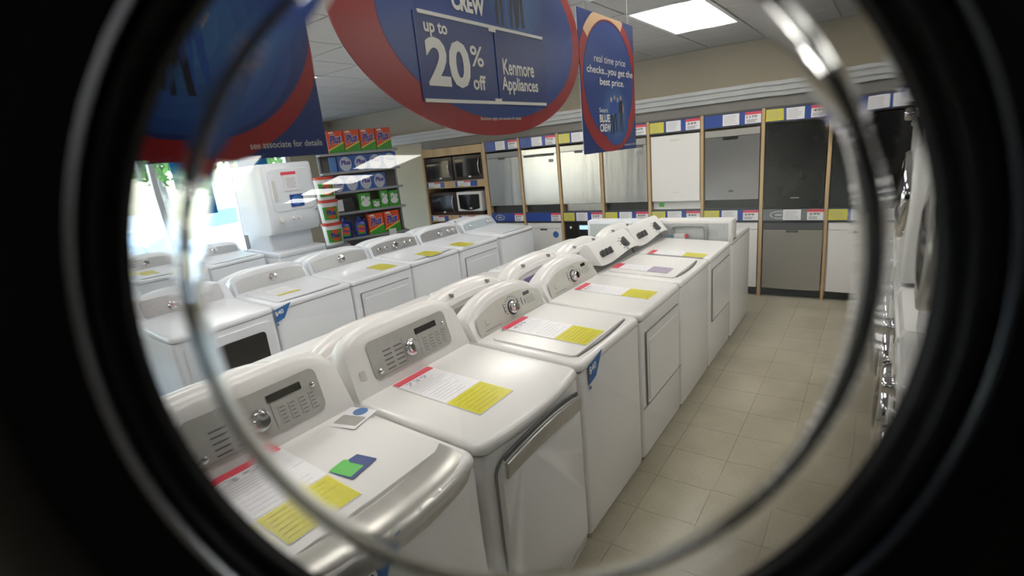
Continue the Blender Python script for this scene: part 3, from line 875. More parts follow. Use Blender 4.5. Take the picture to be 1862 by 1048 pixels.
# ------------------------------------------------------------------ price cards and tags on the machines
def lid_card(label, x, y, ln, wd, parts, rot=0, price=None, zz=None, group='price cards on the lids'):
    """x: end next to the console; runs towards the machine front; parts = [(share, kind)]"""
    z = zz if zz is not None else zt(x-XA if x > -3 else x-XC)
    r = thing('price_card', label, 'price card', (x, y, z), rot, group)
    r.rotation_euler[1] = math.atan(.035/D)
    sl = G().plate(rrect(0, ln, -wd/2, wd/2, .004, 2), (0, 0, 0), (1, 0, 0), (0, 1, 0), .0016).build('card_sleeve', PAPER, r)
    p = 0
    U, V = Vector((0, 1, 0)), Vector((-1, 0, 0))
    for sh, kd in parts:
        a, b = p*ln+.003, (p+sh)*ln-.003; p += sh
        mm = {'r': REDC, 'w': PAPER, 'y': YELLOW, 'p': mat('violet_card', (.36, .30, .42), .3, noise=.05)}[kd]
        G().plate(rrect(a, b, -wd/2+.003, wd/2-.003, .003, 2), (0, 0, .0016), (1, 0, 0), (0, 1, 0), .0012).build({'r': 'red_header', 'w': 'white_sheet', 'y': 'yellow_sheet', 'p': 'violet_sheet'}[kd], mm, r)
        if kd in 'wy':
            g = G()
            O = Vector((0, 0, .0028))
            n = max(3, int((b-a)/.024))
            lines(g, O, U, V, -wd/2+.015, wd/2-.015, -b+.01, -a-.035 if (kd == 'w' and price and p < .5) else -a-.01, n, .002, .0006)
            if kd == 'w' and price and p < .5: text(g, price, O, U, V, -wd*.38, wd*.15, -a-.034, -a-.006, .0006, .01)
            g.build('card_print', INKG if kd == 'w' else mat('olive_ink', (.30, .27, .03), .5), r)
    return r
L_ = .012
std = [(.09, 'r'), (.28, 'w'), (.27, 'w'), (.36, 'y')]
lid_card('long red, white and yellow price card beside a green sticker on the nearest washer lid', -1.60, .605, .46, .24, std, 0, '39', zt(-.6)+.0145)
lid_card('glossy red, white and yellow price card on the dryer with curved handle', -1.60, 1.355, .475, .215, std, 0, '739', zt(-.6)+.002)
lid_card('red, white and yellow price card on the washer with blue front tag', -1.565, 2.08, .50, .21, std, 0, '439', zt(-.565)+.011)
lid_card('red, white and yellow price card on the dryer with square flat front door', -1.56, 2.86, .50, .17, std, 0, '439', zt(-.56)+.002)
lid_card('price card with violet end sheet on the fifth front-row lid', -1.56, 3.42, .42, .15, [(.14, 'r'), (.5, 'w'), (.36, 'p')], 0, None, zt(-.56)+.011)
lid_card('price card with pale yellow end sheet on the sixth front-row top', -1.50, 3.98, .45, .14, [(.12, 'r'), (.5, 'w'), (.38, 'y')], 0, None, zt(-.5)+.002)
for x, y, lab, z in ((-3.98, 2.10, 'pale yellow-edged card lying on the blue-tagged middle-row washer', .011), (-3.85, 3.03, 'yellow card on the third middle-row dryer top', .002), (-3.80, 3.60, 'yellow card on the middle-row washer with five knobs', .011), (-3.80, 4.12, 'yellow card on the middle-row dryer with three knobs', .002)):
    pts_ = [(1.0, 'y')] if y > 2.5 else [(.8, 'w'), (.2, 'y')]
    lid_card(lab, x, y, .24, .19, pts_, 0, None, zt(x-XC)+z, 'cards in the middle row')
lid_card('yellow card on the pale washer by the window', -6.6, 2.1, .22, .17, [(1.0, 'y')], 0, None, zt(-.4)+.011, 'cards by the window')
# stickers on the nearest lid
def flat_sticker(name, label, x, y, rot, w_, h_, m, z, extra=None):
    r = thing(name, label, 'sticker', (x, y, z), rot)
    G().plate(rrect(-w_/2, w_/2, -h_/2, h_/2, .004, 2), (0, 0, 0), (1, 0, 0), (0, 1, 0), .0012).build('sheet', m, r)
    if extra: extra(r)
    return r
def ex1(r):
    g = G(); g.plate(rrect(-.045, .045, -.05, .01, .003, 2), (0, 0, .0012), (1, 0, 0), (0, 1, 0), .0006); g.build('green_field', GREEN, r)
    g = G(); text(g, '10', (0, 0, .0013), (0, 1, 0), (-1, 0, 0), -.04, .02, .015, .045, .0006, .03); g.build('sticker_print', GREEN, r)
flat_sticker('green_sticker', 'small navy and green sticker on the nearest washer lid', -1.285, .795, 10, .12, .11, DBLUE, zt(-.28)+.0145, ex1)
def ex2(r):
    G().plate(ell(.0, .045, .028, .028, 20), (0, 0, .0012), (1, 0, 0), (0, 1, 0), .0006).build('blue_disc', LBLUE, r)
    G().plate(rrect(-.05, .05, -.05, .012, .004, 2), (0, 0, .0012), (1, 0, 0), (0, 1, 0), .0006).build('silver_field', SATIN, r)
flat_sticker('silver_sticker', 'silver sticker with blue disc near the console of the nearest washer', -1.515, .985, 15, .12, .14, PAPER, zt(-.515)+.0148, ex2)
def price_tag(label, x, y, z, s=1.0, txt='$40'):
    r = thing('discount_tag', label, 'price tag', (x, y, z), 0, 'blue discount tags')
    out = [(0, 0), (.075*s, .02*s), (.15*s, .13*s), (0, .10*s)]
    G().plate(out, (0, 0, 0), (0, 1, 0), (0, 0, 1), .0015).build('tag_sheet', TAGB, r)
    g = G(); text(g, txt, (.0015, 0, 0), (0, 1, .17), (0, -.1, 1), .012*s, .085*s, .045*s, .085*s, .0008, .03); g.build('tag_print', WPRINT, r)
    G().plate(ell(.012*s, -.018*s, .009*s, .009*s, 10), (0, 0, 0), (0, 1, 0), (0, 0, 1), .0012).build('tag_dot', TAGB, r)
    return r
price_tag('blue forty-dollar tag on the third front-row washer', XA+.0, 1.862, .80, .95)
price_tag('blue forty-dollar tag on the second middle-row washer', XC+.0, 1.84, .80, .95)
price_tag('blue forty-dollar tag low on the nearest washer front, bottom of the view', XA+.036, .50, .745, 1.3, '$40')

# ------------------------------------------------------------------ dishwasher display wall
YW = 6.1
BX0, BW = -4.774, .6247
rack = thing('display_rack', 'long wood-divided display rack of dishwashers along the back wall', 'display rack', (0, YW, 0))
NB = 10
for i in range(NB+1):
    x = BX0+i*BW
    G().box(x-.016, x+.016, -.02, .62, 0, 2.04).build('divider', WOOD, rack)
G().box(BX0-.016, BX0+NB*BW+.016, .60, .63, 0, 2.04).build('back_board', WOOD, rack)
G().box(BX0, BX0+NB*BW, .0, .60, 2.03, 2.05).build('top_board', DGREY, rack)
def small_card(par, x, z, w_, h_, kind, price=None):
    g = G()
    O = Vector((x, -.012, z)); U = Vector((1, 0, 0)); V = Vector((0, 0, 1))
    fm = {'w': 0, 'r': 0, 'y': 3}[kind]
    g.plate(rrect(0, w_, 0, h_, .002, 1), O, U, V, .0015, 0, fm)
    if kind == 'r':
        g.add([O+U*a_+V*b_+Vector((0, -.0022, 0)) for a_, b_ in ((0, h_*.76), (w_, h_*.76), (w_, h_), (0, h_))], [(0,1,2,3)], 1)
        lines(g, O, U, V, w_*.1, w_*.85, h_*.08, h_*.36, 3, .004, .0026, 2)
        if price: text(g, price, O, U, V, w_*.1, w_*.75, h_*.46, h_*.68, .0026, .02, 2)
    else: lines(g, O, U, V, w_*.1, w_*.9, h_*.1, h_*.9, 6, .004, .0026, 2)
    o = g.build('price_card', [PAPER, REDC, INKG if kind != 'r' else INK, YELLOW], par)
    return o
# strips: (kinds per bay, price)
LOW = [('e.r', '899'), ('..r', '599'), ('ywr', '549'), ('ywr', '499'), ('ywr', '449'), ('ywr', '399'), ('Ewr', '299'), ('yww', None), ('ywr', '299'), ('ywr', '299')]
TOP = [('.wr', '899'), ('.wr', '799'), ('yw.', None), ('y.r', '499'), ('ywr', '349'), ('.wr', '1179'), ('ywr', '499'), ('.ww', None), ('.w.', None), ('yw.', None)]
for i in range(NB):
    x0 = BX0+i*BW+.018; x1 = x0+BW-.036
    for z0, z1, (kinds, price), nm in ((.865, .985, LOW[i], 'label_strip'), (1.90, 2.025, TOP[i], 'header_strip')):
        fr = G().box(x0, x1, -.008, .03, z0-.012, z1+.008).build(nm, STRIPD, rack)
        G().box(x0+.004, x1-.004, -.010, -.006, z0, z1).build('strip_face', STRIPG if 'E' in kinds else STRIPB, fr)
        cw = (x1-x0)/3
        for k, ch in enumerate(kinds):
            if ch in 'ywr':
                wd_ = cw*(.86 if ch != 'r' else .80)
                small_card(fr, x0+cw*k+(cw-wd_)*(.15 if ch != 'r' else .85), z0+.004, wd_, z1-z0-.008, ch, price)
            elif ch in 'eE':
                g = G()
                pts = ell(x0+cw*.8, (z0+z1)/2, .085, .043, 32)
                pin = ell(x0+cw*.8, (z0+z1)/2, .072, .031, 32)
                g.add([(a_, -.0125, b_) for a_, b_ in pts]+[(a_, -.0125, b_) for a_, b_ in pin], [(k_, (k_+1) % 32, 32+(k_+1) % 32, 32+k_) for k_ in range(32) if k_ % 16 not in (4,)])
                g.plate(rrect(x0+cw*.8-.035, x0+cw*.8+.035, (z0+z1)/2-.01, (z0+z1)/2+.01, .004, 2), (0, -.011, 0), (1, 0, 0), (0, 0, 1), .002)
                g.build('emblem', mat('emblem_silver', (.45, .47, .47), .4), fr)
    G().box(x0, x1, .02, .60, .845, .855).build('shelf_board', DGREY, rack)
    G().box(x0, x1, .05, .60, .99, 1.0).build('shelf_board', DGREY, rack)
def dishwasher(label, i, z0, z1, m, style):
    """front faces -Y; style: pocket, bar, plain, integrated, lower"""
    x = BX0+(i+.5)*BW
    r = thing('dishwasher', label, 'dishwasher', (x, YW, z0), 0, 'dishwashers in the display rack')
    H = z1-z0; hw = .284
    U, V = Vector((1, 0, 0)), Vector((0, 0, 1))
    G().box(-hw+.006, hw-.006, .03, .58, .012, H-.012).build('tub', DGREY if m is not WHITE else WHITE2, r)
    ctrl = .075 if style in ('pocket', 'bar', 'integrated', 'lower') else .0
    top = H
    bow = lambda q: Vector((q.x, q.y-.018*(1-(q.x/hw)**2), q.z))
    dn = []
    for k in range(13): dn.append((-hw+2*hw*k/12, .0))
    for k in range(13): dn.append((hw-2*hw*k/12, top-ctrl))
    G().plate(dn, (0, .03, 0), U, V, .035, .004, 0, bow).build('door', m, r, True, angle=30)
    if ctrl:
        dn = [(-hw+2*hw*k/12, top-ctrl+.003) for k in range(13)]+[(hw-2*hw*k/12, top) for k in range(13)]
        cm = {STEEL: SATIN, STEELD: GREY, WHITE: WHITE2, BLACKG: DARK, STEELF: DGREY}.get(m, m)
        if style == 'bar': cm = m
        G().plate(dn, (0, .03, 0), U, V, .037, .004, 0, bow).build('control_strip', cm, r, True, angle=30)
    if style in ('pocket', 'lower'):
        G().plate(rrect(-.06, .06, top-ctrl-.028, top-ctrl-.004, .006, 3), (0, -.0225, 0), U, V, .002).build('handle_pocket', DGREY, r)
    if style == 'bar':
        G().plate(rrect(-.24, .24, top-ctrl-.03, top-ctrl+.0, .006, 3), (0, -.012, 0), U, V, .013).build('handle_recess', DGREY, r)
        G().plate(rrect(-.05, .06, top-ctrl-.022, top-ctrl-.006, .004, 2), (0, -.0245, 0), U, V, .002).build('latch', BLACKG, r)
        G().plate(rrect(.16, .23, top-.19, top-.15, .002, 1), (0, -.015, 0), U, V, .002).build('badge', GREY, r)
    if style == 'plain':
        G().plate(rrect(-.05, .06, top-.07, top-.045, .004, 2), (0, -.0225, 0), U, V, .003).build('handle_pocket', PANELP if m is WHITE else BLACKG, r)
        G().plate(rrect(-.03, .05, .10, .112, .002, 1), (0, -.0225, 0), U, V, .0015).build('badge', PANELP if m is WHITE else GREY, r)
    if style == 'integrated':
        G().plate(rrect(-.09, .07, top-ctrl-.035, top-ctrl-.004, .006, 3), (0, -.0225, 0), U, V, .002).build('handle_pocket', BLACKG, r)
        G().plate(rrect(-.02, .03, .09, .11, .002, 1), (0, -.0225, 0), U, V, .0015).build('badge', DGREY, r)
    if style == 'screen':
        G().plate(rrect(-.05, .16, top-.085, top-.03, .004, 2), (0, -.0225, 0), U, V, .002).build('screen', mat('lit_screen', (.1, .2, .4), .3, emit=(.35, .6, 1.), es=1.6), r)
        G().plate(rrect(-.20, -.17, top-.075, top-.045, .004, 2), (0, -.0225, 0), U, V, .002).build('button', WPRINT, r)
    return r
UPPER = [(STEELD, 'pocket', 'dark brushed-steel dishwasher, leftmost of the upper row'),
         (STEEL, 'bar', 'steel dishwasher with wide recessed handle, second in the upper row'),
         (STEEL, 'pocket', 'steel dishwasher with small handle pocket, third in the upper row'),
         (STEEL, 'bar', 'steel dishwasher with bar handle, half behind the hanging square sign'),
         (WHITE, 'plain', 'white plain-fronted dishwasher in the upper row'),
         (STEEL, 'integrated', 'steel dishwasher with black pocket, right of the white upper one'),
         (BLACKG, 'plain', 'black glossy dishwasher right of the last steel one in the upper row'),
         (BLACKG, 'plain', 'second black glossy dishwasher of the upper row'),
         (BLACKG, 'plain', 'third black dishwasher of the upper row, at the right edge'),
         (WHITE, 'plain', 'white upper dishwasher hidden at the far right end')]
for i, (m_, st, lab) in enumerate(UPPER): dishwasher(lab, i, 1.10 if i not in (6, 7, 8) else 1.0, 1.865, m_, st)
for i in (0, 1, 3): G().box(BX0+i*BW+.02, BX0+(i+1)*BW-.02, .06, .55, 1.0, 1.095).build('riser', DARK, rack)
G().box(BX0+2*BW+.05, BX0+3*BW-.02, .06, .55, 1.0, 1.095).build('riser', SATIN, rack)
G().box(BX0+4*BW+.03, BX0+5*BW-.02, .04, .55, 1.0, 1.095).build('riser', WHITE2, rack)
G().box(BX0+5*BW+.02, BX0+6*BW-.02, .06, .55, 1.0, 1.095).build('riser', DARK, rack)
LOWER = [(WHITE, 'lower', 'white dishwasher under the oval emblem strip, lower row'),
         (WHITE, 'lower', 'white lower dishwasher with a round blue sticker'),
         (BLACKG, 'screen', 'black lower dishwasher with a lit blue display'),
         (WHITE, 'lower', 'white lower dishwasher, fourth along'),
         (WHITE, 'lower', 'white lower dishwasher behind the end of the washer row'),
         (WHITE, 'lower', 'white lower dishwasher right of the hose machine'),
         (STEELF, 'lower', 'matt steel dishwasher standing on the floor under the grey emblem strip'),
         (WHITE, 'lower', 'white lower dishwasher right of the matt steel one'),
         (WHITE, 'lower', 'white lower dishwasher ninth along'),
         (WHITE, 'lower', 'white lower dishwasher at the far right end')]
for i, (m_, st, lab) in enumerate(LOWER): dishwasher(lab, i, .10, .84, m_, st)
for i in range(NB): G().box(BX0+i*BW+.018, BX0+(i+1)*BW-.018, .07, .09, 0, .10).build('toe_kick', DARK, rack)
o = G().plate(ell(0, 0, .045, .045, 24), (BX0+1.5*BW+.19, YW-.017, .68), (1, 0, 0), (0, 0, 1), .004).build('round_sticker', TAGB)
tag(o, 'round blue sticker on the second lower dishwasher', 'sticker')
o = G().box(BX0+4*BW+.10, BX0+4*BW+.16, YW+.034, YW+.04, 1.03, 1.08).build('green_sticker', GREEN); tag(o, 'small green sticker below the white upper dishwasher', 'sticker')

# microwave display
mr = thing('microwave_rack', 'wooden display rack of microwaves left of the dishwashers', 'display rack', (0, YW, 0))
MX0, MX1 = -6.08, -4.80
for x in (MX0, MX1-.035): G().box(x, x+.04, -.01, .55, 0, 2.02).build('divider', WOOD, mr)
G().box(MX0, MX1, .5, .53, 0, 2.02).build('back_board', mat('dark_board', (.07, .04, .03), .6, noise=.1), mr)
G().box(MX0, MX1, -.005, .50, 1.90, 2.02).build('header_board', WOOD, mr)
for z in (.86, 1.40): 
    sh = G().box(MX0+.04, MX1-.035, .0, .5, z, z+.11).build('shelf', WOOD, mr)
    for a_, b_ in ((.03, .42), (.66, 1.10)):
        bl = G().box(MX0+a_, MX0+b_, -.004, .0, z+.012, z+.10).build('label_strip', STRIPB, sh)
        g = G(); O = Vector((MX0+a_+.05, -.004, z+.016)); U = Vector((1, 0, 0)); V = Vector((0, 0, 1))
        g.plate(rrect(0, .26, 0, .08, .002, 1), O, U, V, .002, 0, 0)
        lines(g, O, U, V, .13, .26, .062, .08, 1, .018, .0028, 1, rnd=False); lines(g, O, U, V, .02, .11, .0, .02, 1, .016, .0028, 2, rnd=False); lines(g, O, U, V, .02, .24, .02, .06, 3, .004, .0028, 3)
        g.build('price_card', [PAPER, REDC, YELLOW, INKG], bl)
def microwave(label, x, z, w_=.59, h_=.36, white=False):
    r = thing('microwave_oven', label, 'microwave', (x, YW, z), 0, 'microwaves in the wooden rack')
    fm = mat('microwave_white', (.75, .75, .76), .3, noise=.02) if white else MWB
    G().box(-w_/2, w_/2, .03, .40, 0, h_).build('case', fm if white else DARK, r)
    U, V = Vector((1, 0, 0)), Vector((0, 0, 1))
    G().plate(rrect(-w_/2, w_/2, 0, h_, .012, 3), (0, .03, 0), U, V, .03, .004).build('door', fm, r, True, angle=30)
    arc = [(-w_*.40, h_*.14)]+[(-w_*.40+w_*.8*k/10, h_*.14-(.03 if white else 0)*math.sin(PI*k/10)) for k in range(1, 10)]+[(w_*.40, h_*.14), (w_*.42, h_*.86), (-w_*.42, h_*.86)]
    G().plate(arc, (0, 0, 0), U, V, .003).build('window', BLACKG, r)
    g = G(); secs = []
    if not white:
        hp = [(w_*.40, -.005, h_*.15), (w_*.40, -.035, h_*.3), (w_*.40, -.042, h_*.5), (w_*.40, -.035, h_*.7), (w_*.40, -.005, h_*.85)]
        G().tube(hp, .010, 10).build('handle', CHROME, r, True)
    G().plate(rrect(.0, .05, .035, .055, .002, 1), (0, -.003, 0), U, V, .002).build('badge', PAPER, r)
    if white: G().plate(ell(0, .02, .01, .01, 12), (0, 0, 0), U, V, .002).build('emblem', DGREY, r)
    return r
microwave('dark microwave at the top left of the wooden rack', -5.74, 1.515)
microwave('dark microwave with curved chrome handle at the top right of the rack', -5.13, 1.515)
microwave('dark brown microwave in the middle left of the rack', -5.74, .975)
microwave('white-framed microwave in the middle right of the rack', -5.18, 1.03, .50, .30, True)
microwave('dark microwave low on the left of the rack', -5.74, .45); microwave('dark microwave low on the right of the rack', -5.13, .45)
for a_ in (-5.74, -5.13): 
    pass
G().box(MX0+.04, MX1-.035, .0, .5, .40, .45).build('shelf', WOOD, mr)
G().box(-5.45, -4.90, .0, .40, .97, 1.03).build('riser', MWB, mr)

# ------------------------------------------------------------------ detergent shelves
SA = Vector((-6.83, 4.9, 0)); SB = Vector((-6.36, 5.8, 0)); ST = (SB-SA).normalized()
srot = math.degrees(math.atan2(ST.y, ST.x))
# local frame: x along the shelf, y to the back, so that the front faces -y
su = thing('shelf_unit', 'grey metal shelving unit stocked with detergent', 'shelf', (SA.x, SA.y, 0), srot)
SL = 1.06
G().box(-.14, SL, .34, .38, 0, 2.12).build('back_panel', BACKG, su)
for x in (-.14, SL-.02): G().box(x, x+.03, .30, .36, 0, 2.12).build('upright', SHELFG, su)
for z in (.12, .76, 1.17, 1.49, 1.79, 2.07): 
    s_ = G().box(-.14, SL, -.02, .34, z, z+.022).build('shelf_board', SHELFG, su)
    G().box(-.14, SL, -.026, -.02, z-.008, z+.03).build('price_rail', SHELFG, s_)
def on_shelf(x, y, z): 
    p = SA+ST*x+Vector((-ST.y, ST.x, 0))*y
    return (p.x, p.y, z)
F_U, F_V = Vector((1, 0, 0)), Vector((0, 0, 1))
def carton(label, x, z, w_, h_, kind, group, rot=0, y=.02):
    r = thing('detergent_box', label, 'detergent box', on_shelf(x, y, z), srot+rot, group)
    base = {'o': DETO, 'b': DETB, 'g': DETG}[kind]
    G().box(0, w_, 0, .16, 0, h_).build('carton', base, r)
    if kind == 'o':
        G().plate([(.0, 0), (w_, 0), (w_, h_*.44), (0, h_*.12)], (0, 0, 0), F_U, F_V, .001).build('green_band', DETG, r)
        G().plate([(.0, h_*.12), (w_, h_*.44), (w_, h_*.50), (0, h_*.18)], (0, -.0003, 0), F_U, F_V, .001).build('yellow_band', DETY, r)
        G().plate([(.03, h_*.95), (w_*.12, h_*.88), (w_*.45, h_*.88), (w_*.40, h_*.97)], (0, -.0003, 0), F_U, F_V, .001).build('corner_flash', PAPER, r)
        g = G(); text(g, 'Plus', (0, -.001, 0), Vector((1, 0, .18)), F_V, w_*.10, w_*.86, h_*.34, h_*.78, .0014, .07, 0, .15); g.build('lettering_edge', PAPER, r)
        g = G(); text(g, 'Plus', (0, -.001, 0), Vector((1, 0, .18)), F_V, w_*.12, w_*.84, h_*.36, h_*.76, .0024, .045, 0, .15); g.build('lettering', DETP, r)
    elif kind == 'b':
        G().plate(ell(w_*.52, h_*.47, w_*.40, h_*.46, 28), (0, 0, 0), F_U, F_V, .001).build('silver_oval', DETW, r)
        g = G(); text(g, 'Plus', (0, -.001, 0), F_U, F_V, w_*.22, w_*.84, h_*.42, h_*.72, .0012, .05, 0, .15); g.build('lettering', DETP, r)
    else:
        G().plate(ell(w_*.55, h_*.38, w_*.38, h_*.20, 24), (0, 0, 0), F_U, F_V, .001).build('white_oval', PAPER, r)
        g = G(); text(g, 'Plus', (0, -.001, 0), F_U, F_V, w_*.2, w_*.9, h_*.55, h_*.85, .0012, .05, 0, .1); g.build('lettering', PAPER, r)
    return r
nth = ['leftmost', 'second', 'third', 'rightmost']
for k in range(4): carton('orange and green detergent box, %s on the top shelf' % nth[k], .02+k*.245, 2.095, .235, .33, 'o', 'orange boxes on the top shelf')
for k in range(4): carton('blue box with silver oval, %s on the second shelf' % nth[k], .11+k*.23, 1.815, .225, .235, 'b', 'blue boxes on the second shelf')
for k in range(4): carton('blue box with silver oval, %s on the third shelf' % nth[k], -.05+k*.215, 1.515, .21, .235, 'b', 'blue boxes on the third shelf')
o = G().box(0, .09, -.0, .12, 0, .23).build('light_blue_carton', LBLUE); o.location = on_shelf(.0, .03, 1.815); o.rotation_euler = (0, 0, math.radians(srot)); tag(o, 'slim light blue carton at the left of the second shelf', 'box')
carton('tall bright green detergent box on the fourth shelf', .33, 1.195, .19, .26, 'g', 'green boxes on the fourth shelf')
carton('short white-topped green box on the fourth shelf', .53, 1.195, .13, .14, 'g', 'green boxes on the fourth shelf')
carton('tall green box third on the fourth shelf', .67, 1.195, .13, .27, 'g', 'green boxes on the fourth shelf')
carton('green box at the right end of the fourth shelf', .81, 1.195, .16, .25, 'g', 'green boxes on the fourth shelf')
o = G().box(0, .30, 0, .14, 0, .22).box(.06, .15, -.001, 0, .02, .2, 1).build('dark_carton', [DARK, PAPER]); o.location = on_shelf(-.06, .06, 1.195); o.rotation_euler = (0, 0, math.radians(srot)); tag(o, 'black carton with a white label on the fourth shelf', 'box')
carton('orange and green box left of the white tag on the bottom visible shelf', .42, .785, .25, .33, 'o', 'orange boxes on the bottom shelf')
carton('orange and green box with white tag at the right of the bottom shelf', .68, .785, .25, .34, 'o', 'orange boxes on the bottom shelf', 0, .01)
o = G().plate(rrect(0, .12, 0, .10, .003, 1), (0, 0, 0), (1, 0, 0), (0, 0, 1), .002).build('shelf_tag', PAPER); o.location = on_shelf(.72, -.03, .74); o.rotation_euler = (0, 0, math.radians(srot)); tag(o, 'white price tag hanging on the bottom shelf edge', 'price tag')
def jug(label, x, z):
    r = thing('detergent_jug', label, 'detergent bottle', on_shelf(x, .10, z), srot, 'blue jugs on the bottom shelf')
    secs = []
    for zz, hw, hd in ((0, .085, .055), (.01, .095, .06), (.15, .095, .06), (.20, .09, .055), (.24, .06, .045), (.265, .03, .03), (.28, .026, .026)):
        secs.append([(px, py, zz) for px, py in rrect(-hw, hw, -hd, hd, min(hw, hd)*.6, 4)])
    G().loft(secs).build('bottle', JUGB, r, True, angle=50)
    G().lathe([(.026, .278), (.028, .28), (.028, .315), (.02, .318)], (0, 0, 0), (0, 0, 1), 16).build('cap', JUGB, r, True)
    G().tube([(.06, 0, .235), (.085, 0, .255), (.10, 0, .22), (.10, 0, .13), (.09, 0, .10)], .014, 8).build('handle', JUGB, r, True)
    G().plate(rrect(-.06, .06, .03, .18, .01, 2), (0, -.0605, 0), F_U, F_V, .002).build('label', DETG, r)
    G().plate(ell(0, .115, .058, .06, 24), (0, -.0625, 0), F_U, F_V, .001).build('label_disc', DETO, r)
    g = G(); text(g, 'Plus', (0, -.0635, 0), F_U, F_V, -.05, .05, .095, .14, .0008, .04, 0, .1); g.build('lettering', DETP, r)
    return r
jug('blue detergent jug beside the orange boxes on the bottom shelf', .30, .785); jug('blue detergent jug at the left end of the bottom shelf', .06, .785)
bpos = Vector((-6.68, 4.62, 0))
def bucket(label, z):
    r = thing('detergent_bucket', label, 'bucket', (bpos.x, bpos.y, z), srot-10, 'stacked detergent buckets')
    G().lathe([(.10, 0), (.125, .005), (.145, .30), (.14, .31)], (0, 0, 0), (0, 0, 1), 28).build('pail', mat('pail_white', (.78, .77, .76), .35, noise=.02), r, True, angle=40)
    G().lathe([(.15, .30), (.155, .302), (.155, .33), (.145, .336), (.01, .336)], (0, 0, 0), (0, 0, 1), 28).build('lid', mat('lid_red', (.72, .06, .03), .35), r, True, angle=40)
    # curved label on the front
    g = G(); n = 10; vs = []
    for k in range(n+1):
        an = math.radians(-125+95*k/n)
        for zz in (.05, .24): rr = .1265+.02*zz/.30+.0015; vs.append((rr*math.cos(an), rr*math.sin(an), zz))
    fs = [(2*k, 2*k+2, 2*k+3, 2*k+1) for k in range(n)]
    g.add(vs, fs); g.build('label', DETG, r)
    g = G(); vs = [(0, 0, 0)]
    def onp(u_, zz, lift): an = math.radians(-77)+u_/.14; rr = .1265+.02*zz/.30+lift; return (rr*math.cos(an), rr*math.sin(an), zz)
    pts = ell(.01, .15, .085, .085, 24)
    g.add([onp(.01, .15, .003)]+[onp(a_, b_, .003) for a_, b_ in pts], [(0, k+1, (k+1) % 24+1) for k in range(24)]); g.build('label_disc', DETO, r)
    vs, fs, a_, b_, c_, d_ = text_mesh('Plus', .05)
    g = G(); g.add([onp(-.06+(v[0]-a_)/(b_-a_)*.13, .12+(v[1]-c_)/(d_-c_)*.07, .0045) for v in vs], fs); g.build('lettering', DETP, r)
    return r
bk = G().box(-.19, .19, -.19, .19, 0, .76).build('bucket_plinth', SHELFG); bk.location = bpos; bk.rotation_euler = (0, 0, math.radians(srot)); tag(bk, 'low grey plinth under the stack of detergent buckets', 'plinth')
for k, lab in enumerate(('white detergent bucket at the bottom of the stack', 'white detergent bucket in the middle of the stack', 'white detergent bucket with red lid on top of the stack')): bucket(lab, .76+k*.338)

# ------------------------------------------------------------------ hanging signs (planes x = const, read from +X)
SX = -1.3
SU, SV = Vector((0, 1, 0)), Vector((0, 0, 1))
def ringmesh(g, cy, cz, a0, b0, a1, b1, x, y0=None, y1=None, z0=None, z1=None, n=72, dy=0, dz=0, mi=0):
    def cl(y, z): return (x, max(y0, min(y1, y)) if y0 is not None else y, max(z0, min(z1, z)) if z0 is not None else z)
    vs = []
    for k in range(n):
        t = 2*PI*k/n
        vs.append(cl(cy+a0*math.cos(t), cz+b0*math.sin(t))); vs.append(cl(cy+dy+a1*math.cos(t), cz+dz+b1*math.sin(t)))
    g.add(vs, [(2*k, 2*((k+1) % n), 2*((k+1) % n)+1, 2*k+1) for k in range(n)], mi)
def figure(g, y, z, h, mi_top, mi_leg, x, lean=0., arm=1):
    """printed standing figure, feet at (y, z)"""
    def poly(pts, mi): g.add([(x, y+(p[0]+lean*p[1])*h, z+p[1]*h) for p in pts], [tuple(range(len(pts)))], mi)
    poly([(-.10, 0), (-.05, 0), (-.005, .46), (.0, .50), (-.09, .52)], mi_leg)
    poly([(.05, 0), (.11, 0), (.09, .52), (.0, .50), (.01, .46)], mi_leg)
    poly([(-.09, .50), (.09, .50), (.13, .80), (.06, .86), (-.06, .86), (-.13, .80)], mi_top)
    poly([(-.13, .80), (-.17, .60), (-.10, .50), (-.08, .54), (-.12, .62), (-.09, .76)], mi_top)
    if arm: poly([(.13, .80), (.19, .62), (.10, .50), (.07, .54), (.13, .63), (.09, .76)], 2)
    g.add([(x, y+(lean*.93+.05*math.cos(2*PI*k/12))*h, z+(.93+.065*math.sin(2*PI*k/12))*h) for k in range(12)], [tuple(range(12))], 2)
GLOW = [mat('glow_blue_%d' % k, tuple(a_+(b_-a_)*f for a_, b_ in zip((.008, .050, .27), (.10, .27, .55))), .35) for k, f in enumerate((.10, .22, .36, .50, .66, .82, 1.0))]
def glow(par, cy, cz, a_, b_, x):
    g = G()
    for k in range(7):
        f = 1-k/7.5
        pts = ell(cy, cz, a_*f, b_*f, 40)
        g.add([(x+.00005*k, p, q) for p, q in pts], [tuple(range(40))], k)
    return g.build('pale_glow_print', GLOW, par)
def wires(par, pts):
    for y, z in pts: G().tube([(SX, y, z), (SX, y, CZ)], .0018, 6).build('wire', GREY, par)
